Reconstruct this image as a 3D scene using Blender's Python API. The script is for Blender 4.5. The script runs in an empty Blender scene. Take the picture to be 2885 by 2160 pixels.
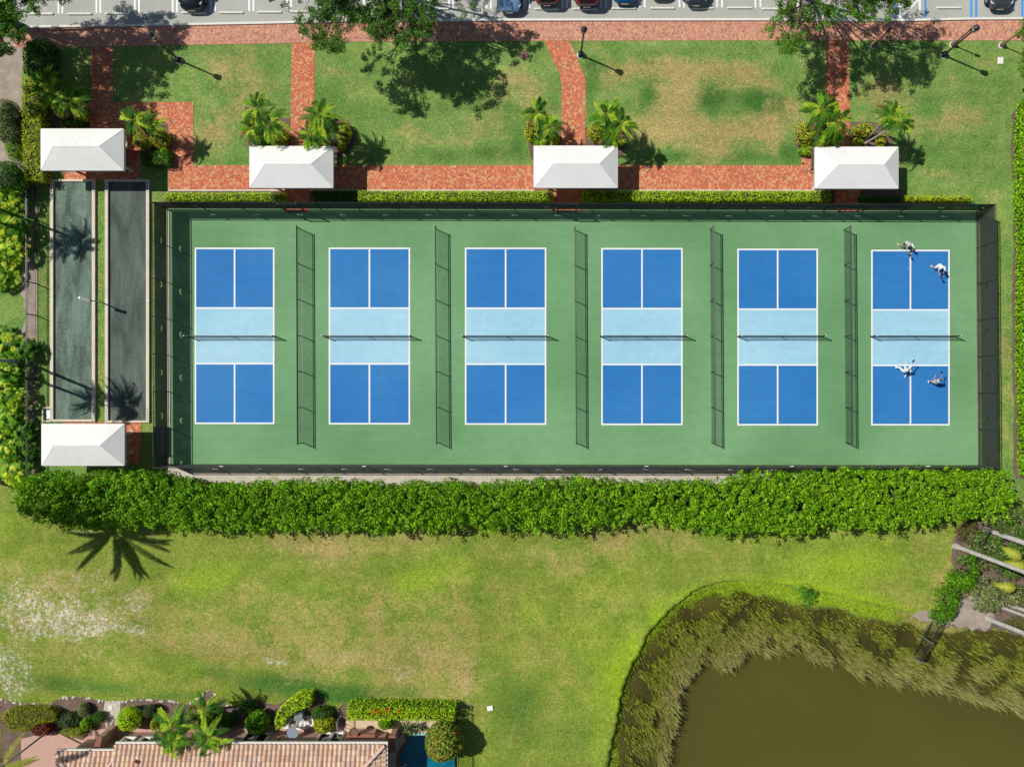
import bpy, math, random
import numpy as np
from mathutils import Vector, Matrix
random.seed(7); RS = np.random.RandomState(7)
scene = bpy.context.scene
R = math.radians
# ------------------------------------------------------------ camera, sky, sun, exposure
CAM_H = 55.0; PPM = 37.0; NX, NY = 1510.0, 1100.0      # metres up, photo pixels per metre of ground, photo point straight below
IMW, IMH = 2885.0, 2160.0
cam_d = bpy.data.cameras.new('camera'); cam = bpy.data.objects.new('camera', cam_d)
scene.collection.objects.link(cam); scene.camera = cam
cam.location = (0, 0, CAM_H); cam.rotation_euler = (0, 0, 0)
cam_d.sensor_width = 36; cam_d.lens = 36*CAM_H/(IMW/PPM)
cam_d.shift_x = (IMW/2-NX)/IMW; cam_d.shift_y = (NY-IMH/2)/IMW
cam_d.clip_start = .5; cam_d.clip_end = 2500
SUN_EL = 50.0; SHX, SHY = .917, -.399                  # shadows fall towards +x, -y
world = bpy.data.worlds.new('World'); scene.world = world; world.use_nodes = True
wn = world.node_tree; bg = wn.nodes['Background']
sky = wn.nodes.new('ShaderNodeTexSky'); sky.sky_type = 'NISHITA'; sky.sun_disc = False
sky.sun_elevation = R(SUN_EL); sky.sun_rotation = math.atan2(-SHX, -SHY)
sky.air_density = 1.0; sky.dust_density = .6
wn.links.new(sky.outputs[0], bg.inputs[0]); bg.inputs[1].default_value = .06
sd = bpy.data.lights.new('sun', 'SUN'); sun = bpy.data.objects.new('sun', sd); scene.collection.objects.link(sun)
sd.energy = 4.6; sd.angle = R(.53); sd.color = (1, .96, .89)
ce = math.cos(R(SUN_EL)); sun.rotation_euler = Vector((SHX*ce, SHY*ce, -math.sin(R(SUN_EL)))).to_track_quat('-Z', 'Y').to_euler()
sun.location = (-30, 13, 40)
vs = scene.view_settings; vs.view_transform = 'Standard'; vs.look = 'None'; vs.exposure = 0; vs.gamma = 1
scene.cycles.max_bounces = 6; scene.cycles.transparent_max_bounces = 12
# ------------------------------------------------------------ helpers
def W(px, py, z=0.0):
    f = (CAM_H-z)/CAM_H
    return ((px-NX)/PPM*f, -(py-NY)/PPM*f, z)
def W2(px, py, z=0.0): return W(px, py, z)[:2]
def lin(c, f=1.0):
    return tuple((((x/255+.055)/1.055)**2.4 if x/255 > .04045 else x/255/12.92)*f for x in c)
def tag(o, label=None, cat=None, group=None, kind=None):
    if label: o['label'] = label
    if cat: o['category'] = cat
    if group: o['group'] = group
    if kind: o['kind'] = kind
    return o
def link(o): scene.collection.objects.link(o); return o
def empty(name, loc, label, cat, group=None, rz=0):
    o = bpy.data.objects.new(name, None); link(o); o.location = loc; o.rotation_euler = (0, 0, rz); o.empty_display_size = .3
    return tag(o, label, cat, group)
class G:
    """collects geometry for ONE mesh; optional colour per face"""
    def __init__(s): s.v = []; s.f = []; s.c = []; s.anyc = False
    def add(s, vs, fs, col=None):
        n = len(s.v); s.v.extend([tuple(p) for p in vs]); s.f.extend([tuple(i+n for i in q) for q in fs])
        s.c.extend([col]*len(fs)); s.anyc = s.anyc or col is not None; return s
    def box(s, a, b, col=None):
        x0, y0, z0 = a; x1, y1, z1 = b
        return s.add([(x0,y0,z0),(x1,y0,z0),(x1,y1,z0),(x0,y1,z0),(x0,y0,z1),(x1,y0,z1),(x1,y1,z1),(x0,y1,z1)],
              [(0,3,2,1),(4,5,6,7),(0,1,5,4),(1,2,6,5),(2,3,7,6),(3,0,4,7)], col)
    def bar(s, p, q, w, h, col=None):
        p = Vector(p); q = Vector(q); d = (q-p); L = d.length
        if L < 1e-6: return s
        d.normalize(); up = Vector((0,0,1)) if abs(d.z) < .95 else Vector((0,1,0))
        a = d.cross(up).normalized()*w/2; b = a.cross(d).normalized()*h/2
        vs = [p-a-b, p+a-b, p+a+b, p-a+b, q-a-b, q+a-b, q+a+b, q-a+b]
        return s.add(vs, [(0,1,2,3),(7,6,5,4),(0,4,5,1),(1,5,6,2),(2,6,7,3),(3,7,4,0)], col)
    def tube(s, pts, rad, n=8, col=None, caps=True):
        pts = [Vector(p) for p in pts]; m = len(pts)
        rad = [rad]*m if not hasattr(rad, '__len__') else rad
        vs = []; prev = None
        for i, p in enumerate(pts):
            d = (pts[min(i+1, m-1)]-pts[max(i-1, 0)]).normalized()
            a = prev if prev is not None else (Vector((1,0,0)) if abs(d.x) < .9 else Vector((0,1,0)))
            a = (a-d*a.dot(d)).normalized(); prev = a; b = d.cross(a)
            for k in range(n):
                t = 2*math.pi*k/n; vs.append(p+(a*math.cos(t)+b*math.sin(t))*rad[i])
        fs = [(i*n+k, i*n+(k+1) % n, (i+1)*n+(k+1) % n, (i+1)*n+k) for i in range(m-1) for k in range(n)]
        if caps: fs += [tuple(range(n-1, -1, -1)), tuple((m-1)*n+k for k in range(n))]
        return s.add(vs, fs, col)
    def ell(s, c, r, nu=12, nv=8, col=None, fn=None):
        vs = [(c[0], c[1], c[2]-r[2])]; 
        for j in range(1, nv):
            t = math.pi*j/nv
            for i in range(nu):
                u = 2*math.pi*i/nu; k = fn(u, t) if fn else 1
                vs.append((c[0]+r[0]*math.sin(t)*math.cos(u)*k, c[1]+r[1]*math.sin(t)*math.sin(u)*k, c[2]-r[2]*math.cos(t)*k))
        vs.append((c[0], c[1], c[2]+r[2])); L = len(vs)-1
        fs = [(0, 1+(i+1) % nu, 1+i) for i in range(nu)]
        for j in range(nv-2):
            for i in range(nu):
                a = 1+j*nu+i; b = 1+j*nu+(i+1) % nu; fs.append((a, b, b+nu, a+nu))
        fs += [(L, L-nu+i, L-nu+(i+1) % nu) for i in range(nu)]
        return s.add(vs, fs, col)
    def prism(s, poly, z0, z1, col=None, bottom=True):
        n = len(poly)
        ar = sum(poly[i][0]*poly[(i+1) % n][1]-poly[(i+1) % n][0]*poly[i][1] for i in range(n))
        if ar < 0: poly = poly[::-1]
        vs = [(p[0], p[1], z0) for p in poly]+[(p[0], p[1], z1) for p in poly]
        fs = [tuple(range(n, 2*n))]+([tuple(range(n-1, -1, -1))] if bottom else [])
        fs += [(i, (i+1) % n, n+(i+1) % n, n+i) for i in range(n)]
        return s.add(vs, fs, col)
    def sheet(s, poly, z, col=None):
        n = len(poly)
        ar = sum(poly[i][0]*poly[(i+1) % n][1]-poly[(i+1) % n][0]*poly[i][1] for i in range(n))
        if ar < 0: poly = poly[::-1]
        return s.add([(p[0], p[1], z) for p in poly], [tuple(range(n))], col)
    def obj(s, name, mat, parent=None, smooth=False, world=True):
        vs = s.v
        if parent is not None and world:
            L = Vector((0,0,0)); q = parent
            while q is not None: L += q.location; q = q.parent
            vs = [(p[0]-L.x, p[1]-L.y, p[2]-L.z) for p in vs]
        me = bpy.data.meshes.new(name); me.from_pydata(vs, [], s.f)
        if s.anyc:
            at = me.color_attributes.new('Col', 'FLOAT_COLOR', 'CORNER')
            buf = []
            for q, c in zip(s.f, s.c):
                c = c or (.5, .5, .5); buf += [c[0], c[1], c[2], 1]*len(q)
            at.data.foreach_set('color', buf)
        me.materials.append(mat)
        if smooth: me.shade_smooth()
        me.update()
        o = bpy.data.objects.new(name, me); link(o); o.parent = parent
        return o
def copy_tree(o, parent=None):
    c = o.copy(); link(c); c.parent = parent
    for ch in list(o.children): copy_tree(ch, c)
    return c
def dup(o, loc, rz, label, scale=None):
    c = copy_tree(o); c.location = loc; c.rotation_euler = (0, 0, rz); c['label'] = label
    if scale: c.scale = scale
    return c
def inpoly(x, y, poly):
    x = np.asarray(x); y = np.asarray(y); r = np.zeros(x.shape, bool); n = len(poly); j = n-1
    for i in range(n):
        xi, yi = poly[i]; xj, yj = poly[j]
        if yi != yj:
            r ^= ((yi > y) != (yj > y)) & (x < (xj-xi)*(y-yi)/(yj-yi)+xi)
        j = i
    return r
def sample_poly(poly, n, rs=RS):
    P = np.array(poly); lo = P.min(0); hi = P.max(0); out = np.zeros((0, 2))
    while len(out) < n:
        q = lo+(hi-lo)*rs.rand(n*2+10, 2); out = np.vstack([out, q[inpoly(q[:, 0], q[:, 1], poly)]])
    return out[:n]
def parea(poly):
    n = len(poly); return abs(sum(poly[i][0]*poly[(i+1) % n][1]-poly[(i+1) % n][0]*poly[i][1] for i in range(n)))/2
def edge_dist(x, y, poly, closed=True):
    d = np.full(np.shape(x), 1e9); n = len(poly)
    for i in range(n if closed else n-1):
        ax, ay = poly[i]; bx, by = poly[(i+1) % n]; L = (bx-ax)**2+(by-ay)**2+1e-12
        t = np.clip(((x-ax)*(bx-ax)+(y-ay)*(by-ay))/L, 0, 1)
        d = np.minimum(d, np.hypot(x-(ax+t*(bx-ax)), y-(ay+t*(by-ay))))
    return d
# ------------------------------------------------------------ materials
def newmat(name):
    m = bpy.data.materials.new(name); m.use_nodes = True; nt = m.node_tree
    return m, nt, nt.nodes['Principled BSDF']
def N(nt, t, **kw):
    n = nt.nodes.new(t)
    for k, v in kw.items(): setattr(n, k, v)
    return n
def noise(nt, scale, detail=4, rough=.55, vec=None, dist=0):
    n = N(nt, 'ShaderNodeTexNoise'); n.inputs['Scale'].default_value = scale; n.inputs['Detail'].default_value = detail
    n.inputs['Roughness'].default_value = rough; n.inputs['Distortion'].default_value = dist
    if vec is not None: nt.links.new(vec, n.inputs['Vector'])
    return n.outputs['Fac']
def mp(nt, v, a, b, c, d):
    n = N(nt, 'ShaderNodeMapRange'); n.inputs[1].default_value = a; n.inputs[2].default_value = b
    n.inputs[3].default_value = c; n.inputs[4].default_value = d; nt.links.new(v, n.inputs[0]); return n.outputs[0]
def math_(nt, op, a, b=None, clamp=False):
    n = N(nt, 'ShaderNodeMath', operation=op); n.use_clamp = clamp
    for i, q in enumerate((a, b)):
        if q is None: continue
        if isinstance(q, (int, float)): n.inputs[i].default_value = q
        else: nt.links.new(q, n.inputs[i])
    return n.outputs[0]
def mix(nt, fac, a, b, mode='MIX'):
    n = N(nt, 'ShaderNodeMix', data_type='RGBA', blend_type=mode)
    for i, q in ((0, fac), (6, a), (7, b)):
        if isinstance(q, (int, float)): n.inputs[i].default_value = q
        elif isinstance(q, tuple): n.inputs[i].default_value = (q[0], q[1], q[2], 1)
        else: nt.links.new(q, n.inputs[i])
    return n.outputs[2]
def mult(nt, col, val):
    n = N(nt, 'ShaderNodeVectorMath', operation='SCALE')
    if isinstance(col, tuple): n.inputs[0].default_value = col[:3]
    else: nt.links.new(col, n.inputs[0])
    if isinstance(val, (int, float)): n.inputs[3].default_value = val
    else: nt.links.new(val, n.inputs[3])
    return n.outputs[0]
def pos(nt): return N(nt, 'ShaderNodeNewGeometry').outputs['Position']
def ocoord(nt): return N(nt, 'ShaderNodeTexCoord').outputs['Object']
def attr(nt, name): n = N(nt, 'ShaderNodeAttribute'); n.attribute_name = name; return n
def bump(nt, b, h, s=.3, d=.02):
    n = N(nt, 'ShaderNodeBump'); n.inputs['Strength'].default_value = s; n.inputs['Distance'].default_value = d
    nt.links.new(h, n.inputs['Height']); nt.links.new(n.outputs[0], b.inputs['Normal'])
def simple(name, col, rough=.6, var=.15, sc=2.5, metal=0, spec=.5, fine=0, fsc=30, bmp=0, col2=None, obj=False):
    m, nt, b = newmat(name); p = ocoord(nt) if obj else pos(nt)
    f = noise(nt, sc, 5, .6, p)
    if col2: c = mix(nt, mp(nt, f, .35, .65, 0, 1), col, col2)
    else: c = mult(nt, col, mp(nt, f, .3, .7, 1-var, 1+var))
    if fine:
        g = noise(nt, fsc, 3, .6, p); c = mult(nt, c, mp(nt, g, .3, .7, 1-fine, 1+fine))
        if bmp: bump(nt, b, g, bmp, .02)
    nt.links.new(c, b.inputs['Base Color']); b.inputs['Roughness'].default_value = rough
    b.inputs['Metallic'].default_value = metal; b.inputs['Specular IOR Level'].default_value = spec
    return m
def colattr(name, rough=.8, var=.12, sc=20, trans=0, spec=.3, bmp=0):
    m, nt, b = newmat(name); a = attr(nt, 'Col').outputs['Color']; f = noise(nt, sc, 3, .6, pos(nt))
    c = mult(nt, a, mp(nt, f, .3, .7, 1-var, 1+var)); nt.links.new(c, b.inputs['Base Color'])
    b.inputs['Roughness'].default_value = rough; b.inputs['Specular IOR Level'].default_value = spec
    if bmp: bump(nt, b, f, bmp, .01)
    if trans:
        t = N(nt, 'ShaderNodeBsdfTranslucent'); nt.links.new(mult(nt, c, 1.3), t.inputs[0])
        x = N(nt, 'ShaderNodeMixShader'); x.inputs[0].default_value = trans
        nt.links.new(b.outputs[0], x.inputs[1]); nt.links.new(t.outputs[0], x.inputs[2])
        nt.links.new(x.outputs[0], nt.nodes['Material Output'].inputs[0])
    return m
M = {}
M['leaf'] = colattr('leaf', .5, .15, 3, .30, .22)
M['leafm'] = colattr('leaf_matt', .7, .15, 3, .28, .15)
M['reed'] = colattr('reed_blade', .7, .1, 3, .2, .25)
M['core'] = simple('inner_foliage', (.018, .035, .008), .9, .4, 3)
M['bark'] = simple('bark', (.16, .13, .10), .9, .3, 6, fine=.3, fsc=25, bmp=.5)
M['palmbark'] = simple('palm_bark', (.33, .31, .28), .85, .2, 4, fine=.25, fsc=18, bmp=.4)
M['brick'] = colattr('clay_paver', .85, .12, 25, 0, .2, .2)
M['tile'] = colattr('clay_roof_tile', .8, .14, 9, 0, .25, .2)
M['conc'] = simple('parking_concrete', lin((192, 193, 184), .72), .9, .09, .35, fine=.10, fsc=14, bmp=.15)
M['kerb'] = simple('kerb_concrete', lin((232, 230, 218), .85), .85, .06, 2, fine=.06)
M['stonewall'] = simple('court_wall_concrete', lin((222, 210, 190), .85), .85, .08, 1.5, fine=.08)
M['white'] = simple('white_paint', (.78, .78, .77), .7, .04, 1.5, fine=.04)
M['bluepaint'] = simple('blue_paint', lin((60, 150, 225), .9), .7, .08, 2)
M['black'] = simple('black_metal', (.02, .02, .022), .45, .2, 3, spec=.5)
M['grey'] = simple('galvanised_metal', (.35, .37, .38), .4, .1, 5, metal=.6)
M['dkgreen'] = simple('dark_green_metal', (.012, .035, .028), .5, .2, 3)
M['fabric'] = simple('white_canopy_fabric', (.76, .755, .725), .75, .05, .6, fine=.03, fsc=5)
M['valance'] = simple('canopy_valance', (.62, .66, .62), .75, .04, 2)
M['mulch'] = simple('bark_mulch', (.15, .10, .075), .95, .3, 2, fine=.5, fsc=22, bmp=.8)
M['sandmulch'] = simple('pale_mulch', (.33, .27, .22), .95, .25, 1.2, fine=.35, fsc=16, bmp=.6)
M['gravel'] = simple('pale_gravel', (.50, .45, .38), .95, .12, 1.5, fine=.35, fsc=20, bmp=.7)
M['stucco'] = simple('pink_stucco', lin((205, 165, 148), .8), .9, .06, 2, fine=.05, fsc=30, bmp=.15)
M['deck'] = simple('beige_deck', lin((222, 196, 165), .8), .85, .08, 1.5, fine=.08, fsc=12)
M['copper'] = simple('brown_coping', lin((150, 100, 80), .8), .85, .15, 6)
M['glass'] = simple('dark_glass', (.01, .012, .014), .08, .1, 2, spec=.8)
M['cream'] = simple('cream_trim', (.72, .71, .66), .7, .05, 3)
M['rock'] = simple('white_rock', (.68, .66, .62), .85, .15, 4, fine=.1)
M['terracotta'] = simple('terracotta', lin((205, 120, 90), .8), .85, .15, 6)
M['tyre'] = simple('tyre_rubber', (.015, .015, .015), .85, .1, 5)
M['rim'] = simple('alloy_rim', (.4, .4, .42), .3, .1, 5, metal=.9)
M['redlamp'] = simple('red_lamp', (.45, .015, .012), .15, .1, 5)
M['headlamp'] = simple('clear_lamp', (.7, .72, .75), .1, .05, 5)
M['wood'] = simple('bench_slats', (.18, .12, .085), .75, .2, 5, fine=.2)
M['iron'] = simple('rusty_iron', (.16, .09, .075), .8, .25, 5, fine=.2)
def windscreen():
    m, nt, b = newmat('windscreen_mesh'); b.inputs['Base Color'].default_value = (.066, .068, .060, 1); b.inputs['Roughness'].default_value = .9
    uv = N(nt, 'ShaderNodeUVMap'); sp = N(nt, 'ShaderNodeSeparateXYZ'); nt.links.new(uv.outputs[0], sp.inputs[0])
    # u metres along the fence, v metres up: woven cloth with half-moon wind vents every 3.27 m
    u = math_(nt, 'SUBTRACT', math_(nt, 'MODULO', math_(nt, 'ADD', sp.outputs[0], 100.45), 3.27), 1.635)
    v = math_(nt, 'SUBTRACT', sp.outputs[1], 1.25)
    rr = math_(nt, 'ADD', math_(nt, 'MULTIPLY', u, u), math_(nt, 'MULTIPLY', v, v))
    hole = math_(nt, 'MULTIPLY', math_(nt, 'LESS_THAN', rr, .052), math_(nt, 'LESS_THAN', v, 0))
    hole = math_(nt, 'MULTIPLY', hole, math_(nt, 'GREATER_THAN', rr, .010))
    n = noise(nt, 1.2, 3, .5, pos(nt)); a = mp(nt, n, .3, .7, .88, .95)
    a = math_(nt, 'MULTIPLY', a, math_(nt, 'SUBTRACT', 1, hole))
    t = N(nt, 'ShaderNodeBsdfTransparent'); x = N(nt, 'ShaderNodeMixShader')
    nt.links.new(a, x.inputs[0]); nt.links.new(t.outputs[0], x.inputs[1]); nt.links.new(b.outputs[0], x.inputs[2])
    nt.links.new(x.outputs[0], nt.nodes['Material Output'].inputs[0]); return m
M['screen'] = windscreen()
def netmat(name, col, dens):
    m, nt, b = newmat(name); b.inputs['Base Color'].default_value = (*col, 1); b.inputs['Roughness'].default_value = .7
    t = N(nt, 'ShaderNodeBsdfTransparent'); x = N(nt, 'ShaderNodeMixShader')
    n = noise(nt, 3, 2, .5, pos(nt)); nt.links.new(mp(nt, n, .3, .7, dens*.85, dens*1.15), x.inputs[0])
    nt.links.new(t.outputs[0], x.inputs[1]); nt.links.new(b.outputs[0], x.inputs[2])
    nt.links.new(x.outputs[0], nt.nodes['Material Output'].inputs[0]); return m
M['chain'] = netmat('chain_link', (.015, .03, .025), .34)
M['net'] = netmat('court_net', (.01, .04, .07), .5)
def courtmat(name, c1, c2, rough=.75):
    m, nt, b = newmat(name); p = pos(nt)
    f = noise(nt, .10, 3, .5, p); g = noise(nt, 1.6, 5, .65, p); h = noise(nt, 40, 2, .5, p)
    st = N(nt, 'ShaderNodeMapping'); st.inputs['Scale'].default_value = (.25, 2.2, 1); nt.links.new(p, st.inputs[0])
    k = noise(nt, .9, 5, .7, st.outputs[0])
    c = mix(nt, mp(nt, f, .35, .65, 0, 1), c1, c2)
    c = mult(nt, c, mp(nt, g, .25, .75, .93, 1.07)); c = mult(nt, c, mp(nt, h, .3, .7, .955, 1.045)); c = mult(nt, c, mp(nt, k, .3, .7, .95, 1.05))
    w = noise(nt, .45, 7, .75, p, 1.5); c = mult(nt, c, mp(nt, w, .60, .74, 1.0, .84))          # damp stains
    s2 = N(nt, 'ShaderNodeMapping'); s2.inputs['Scale'].default_value = (1.2, 7, 1); s2.inputs['Rotation'].default_value = (0, 0, .5); nt.links.new(p, s2.inputs[0])
    q = noise(nt, 1.1, 6, .8, s2.outputs[0], .5); c = mult(nt, c, mp(nt, q, .64, .72, 1.0, 1.18))  # pale scuffs
    nt.links.new(c, b.inputs['Base Color']); b.inputs['Roughness'].default_value = rough; b.inputs['Specular IOR Level'].default_value = .25
    bump(nt, b, h, .1, .004); return m
M['court'] = courtmat('green_court_acrylic', lin((108, 158, 106), .77), lin((126, 174, 124), .80))
M['blue'] = courtmat('blue_court_acrylic', lin((42, 124, 196), .77), lin((56, 134, 200), .79))
M['light'] = courtmat('light_blue_acrylic', lin((158, 208, 230), .83), lin((174, 218, 236), .83))
def claymat(name, c1, c2):
    m, nt, b = newmat(name); p = pos(nt)
    st = N(nt, 'ShaderNodeMapping'); st.inputs['Scale'].default_value = (1.5, .35, 1); nt.links.new(p, st.inputs[0])
    f = noise(nt, .8, 4, .6, st.outputs[0], .6); g = noise(nt, 7, 5, .8, p)
    c = mix(nt, mp(nt, math_(nt, 'ADD', math_(nt, 'MULTIPLY', f, .7), math_(nt, 'MULTIPLY', g, .5)), .48, .75, 0, 1), c1, c2)
    nt.links.new(c, b.inputs['Base Color']); b.inputs['Roughness'].default_value = .9; bump(nt, b, g, .3, .01); return m
M['clay1'] = claymat('pale_court_clay', lin((66, 84, 74), .80), lin((128, 150, 134), .80))
M['clay2'] = claymat('dark_court_clay', lin((62, 73, 67), .82), lin((104, 116, 108), .82))
# ------------------------------------------------------------ ground with its worn patches
def blob(px, py, L):
    s = np.zeros(px.shape)
    for x, y, rx, ry, a in L: s = s+a*np.exp(-(((px-x)/rx)**2+((py-y)/ry)**2)*.9)
    return s
DRY = [(620,200,55,55,.75),(700,170,35,40,.6),(720,240,60,50,.6),(610,370,60,60,1.0),(680,300,30,60,.6),(440,215,45,14,.4),(540,250,30,18,.3),(560,440,25,20,.3),(930,195,35,22,.6),(1000,250,30,25,.35),
  (1175,370,55,25,.7),(1200,400,40,20,.5),(1350,365,55,25,.8),(1290,400,45,18,.7),(1270,295,18,12,.5),(1420,230,35,25,.6),(1480,230,45,45,.8),(1500,300,40,40,.75),(1405,330,30,70,.3),
  (1740,205,70,35,.8),(1850,185,90,30,.75),(1960,200,100,30,.8),(2080,190,80,25,.6),(1910,250,55,55,.95),(1900,330,70,60,.95),(1790,340,70,35,.75),(2000,370,110,40,1.0),(2100,230,60,35,.7),
  (2120,370,80,35,.8),(2010,425,55,28,.9),(1840,390,60,30,.7),(2180,350,40,50,.7),(2230,300,45,45,.8),(2160,230,50,20,.5),(2175,420,30,30,.5),(2480,250,60,40,.8),(2530,300,50,35,.6),(2450,330,50,30,.5),(2660,220,45,16,.5),
  (2680,340,60,45,.65),(2590,360,50,30,.6),(2740,330,50,20,.5),(2650,490,70,20,.5),(2790,180,30,20,.4),(2800,560,30,20,.5),(2830,1000,20,90,.7),(2832,1180,18,80,.4),(283,800,14,60,.5),(283,1060,12,70,.5),(283,640,12,30,.3),(445,540,6,400,.5),
  (900,1530,90,40,1.0),(960,1560,110,45,.9),(1080,1510,70,25,.7),(1180,1520,60,20,.6),(760,1520,60,30,.5),(1220,1500,60,20,.5),(1540,1560,60,40,.8),(1630,1590,70,40,.6),(1730,1530,90,35,.9),(1850,1500,70,20,.7),(1900,1530,60,25,.7),(2020,1520,60,18,.5),(1670,1620,60,30,.4),
  (120,1640,150,60,.7),(250,1700,170,80,.65),(60,1760,100,60,.5),(160,1840,90,50,.7),(300,1800,160,60,.5),(460,1740,120,60,.5),(580,1810,110,45,.8),(700,1830,140,50,.8),(830,1760,160,90,.6),(950,1850,110,40,.9),(1050,1720,180,90,.6),
  (1150,1830,130,70,.8),(1240,1880,110,50,.9),(1300,1750,70,110,.6),(1310,1930,45,70,1.0),(1090,1930,60,40,.7),(1180,1960,80,25,.6),(880,1890,90,30,.6),(540,1930,60,25,.6),(650,1680,120,50,.4),(1340,1620,120,60,.25),(1600,1780,110,60,.45),(1700,1700,70,70,.35),(1530,1860,60,40,.5),(1480,1700,80,60,.4),(2590,1530,60,45,.6),(2650,1640,40,60,.7),(2560,1690,80,30,.4)]
SAND = [(200,1600,150,60,.30),(120,1700,180,90,.35),(350,1740,150,70,.30),(250,1830,200,60,.2),(10,1800,40,120,.5),(880,1870,120,20,.3),(1200,1870,80,30,.3),(500,1560,300,40,.12),(620,1700,200,60,.15),(20,1660,50,60,.42),(30,1900,55,60,1.0),(80,1880,50,45,.35),(90,1690,55,40,.5),(150,1760,75,32,.8),(110,1780,40,30,.6),(250,1765,80,25,.55),(330,1772,80,12,.75),(390,1775,25,14,.6),(200,1720,110,45,.4),(380,1700,60,50,.35),(230,1800,40,18,.5),(210,1865,30,14,.5),(270,1845,30,14,.4),(55,1930,30,30,.7),(40,1970,60,10,.6),
  (300,1650,130,60,.28),(655,1862,25,14,.55),(745,1840,40,35,.5),(765,1862,20,10,.6),(800,1868,35,10,.6),(935,1845,50,20,.5),(1000,1865,40,10,.4),(1110,1905,50,20,.6),(1160,1890,50,14,.5),(1290,1890,40,24,.5),(1315,1950,18,50,.65),(1310,1985,15,18,.5),(1845,1500,20,10,.4),(2600,1515,22,12,.5),(240,1500,40,18,.7),(380,1520,60,25,.5),(440,1500,40,15,.4)]
LIME = [(1745,1950,20,90,.9),(1790,1840,26,60,.9),(1860,1740,34,40,.9),(1960,1680,55,24,1.0),(2080,1660,80,24,1.1),(2220,1668,80,30,1.2),(2340,1690,90,34,1.2),(2450,1715,90,30,1.2),(2540,1740,60,22,.9),(2530,1440,1,1,0),
  (550,1640,70,45,.5),(640,1610,60,40,.4),(1160,1640,60,45,.55),(1280,1600,90,50,.4),(1500,1720,60,60,.35),(1650,1790,90,70,.4),(1700,1640,110,50,.35),(2300,1600,140,60,.5),(2450,1580,120,60,.5),(1720,1900,60,80,.45),(1690,2060,30,120,.4),(150,1800,40,20,.3),(30,850,50,80,.55),(20,1480,60,60,.3)]
DARKG = [(1700,230,1,1,0),(1835,265,38,48,1.2),(2005,270,52,46,1.4),(2125,285,45,38,1.1),(2195,300,40,30,.8),(1665,180,22,25,.9),(1665,270,14,70,.8),(1560,300,25,30,.7),(1780,300,60,20,.4),(1460,400,30,55,.8),(1430,300,25,50,.6),(1100,340,80,40,.5),(1230,300,70,30,.5),(1380,430,60,26,.9),(1250,440,50,20,.8),(1330,260,60,60,.4),(900,280,80,50,.5),(1000,330,70,40,.4),(850,160,30,60,.5),
  (640,350,18,60,.3),(770,200,30,80,.6),(660,300,50,20,.5),(600,420,15,15,.4),(1900,440,90,22,1.0),(2100,440,90,22,.9),(1700,420,60,30,.8),(2230,430,45,40,.9),(2170,290,40,40,.5),(2600,290,60,40,.7),(2750,250,60,60,.4),(2600,420,80,50,.6),(2720,450,80,60,.5),(2840,400,12,120,.4),(1880,150,120,14,.6),(2200,140,80,14,.5),
  (150,1920,90,26,.8),(300,1940,110,24,.8),(60,1740,30,50,.5),(500,1960,100,18,.7),(760,1920,110,30,1.0),(900,1950,130,35,1.0),(1000,1960,80,25,.8),(1160,1940,70,30,.8),(1450,2050,80,90,.6),(1620,2080,70,100,.5),(1480,1960,60,60,.5),(1400,1900,50,80,.4),(1350,1700,60,80,.4),(1330,2000,12,80,.3),(600,1890,60,24,.7),(640,1530,60,30,.3),(60,1500,70,40,.3)]
SCARP = [(1692,2400,.3),(1700,2250,.3),(1708,2160,.3),(1720,2109,.3),(1732,2060,.3),(1738,2020,.3),(1745,1990,.3),(1757,1930,.28),(1768,1905,.28),(1782,1870,.26),(1800,1835,.25),(1818,1800,.24),(1842,1765,.24),(1868,1738,.24),(1897,1708,.22),(1925,1688,.20),(1957,1663,.18),(1995,1648,.10),(2035,1637,.06),(2100,1634,.03),(2170,1640,.02),(2250,1650,.02),(2330,1665,.02),(2420,1690,.02),(2520,1712,.02),(2620,1735,.02),(2690,1758,.02),(2760,1765,.02),(2840,1780,.02),(2950,1800,.02),(3120,1840,.02)]
MUD = [(1735,2400),(1742,2250),(1750,2160),(1752,2090),(1758,2045),(1764,2005),(1776,1960),(1788,1910),(1802,1880),(1822,1850),(1845,1818),(1866,1790),(1890,1762),(1915,1738),(1943,1715),(1970,1702),(2005,1688),(2040,1680),(2085,1678),(2150,1685),(2225,1706),(2290,1722),(2370,1722),(2455,1748),(2555,1762),(2612,1782),(2690,1790),(2783,1775),(2885,1790),(2980,1820),(3130,1860)]
REED = [(1840,2400),(1850,2250),(1867,2160),(1880,2095),(1893,2050),(1900,2015),(1905,1985),(1890,1950),(1915,1935),(1935,1905),(1938,1885),(1970,1862),(1985,1845),(1995,1845),(2020,1868),(2040,1880),(2055,1865),(2075,1848),(2105,1832),(2170,1835),(2230,1842),(2300,1856),(2370,1860),(2430,1915),(2490,1912),(2560,1930),(2650,1940),(2740,1968),(2830,1995),(2930,2040),(3140,2100)]
scarp_xy = [W2(a, b) for a, b, c in SCARP]
pond_hole = scarp_xy+[W2(3120, 2400)]
def fields(X, Y):
    px = NX+X*PPM; py = NY-Y*PPM
    dry = blob(px, py, DRY)*np.where(py > 1480, .66, .93); sand = blob(px, py, SAND); lime = blob(px, py, LIME); dk = blob(px, py, DARKG)
    warm = np.clip((py-1380)/60, 0, 1)*np.clip((2900-px)/1.0, 0, 1)
    warm = np.maximum(warm, np.clip((95-px)/10, 0, 1)*np.clip((py-600)/50, 0, 1)*.8)
    n = len(X); a = np.stack([np.clip(dry, 0, 1.3), np.clip(sand, 0, 1.2), warm, np.ones(n)], 1)
    b = np.stack([np.clip(lime, 0, 1.2), np.clip(dk, 0, 1.3), np.zeros(n), np.ones(n)], 1)
    return a, b
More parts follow.
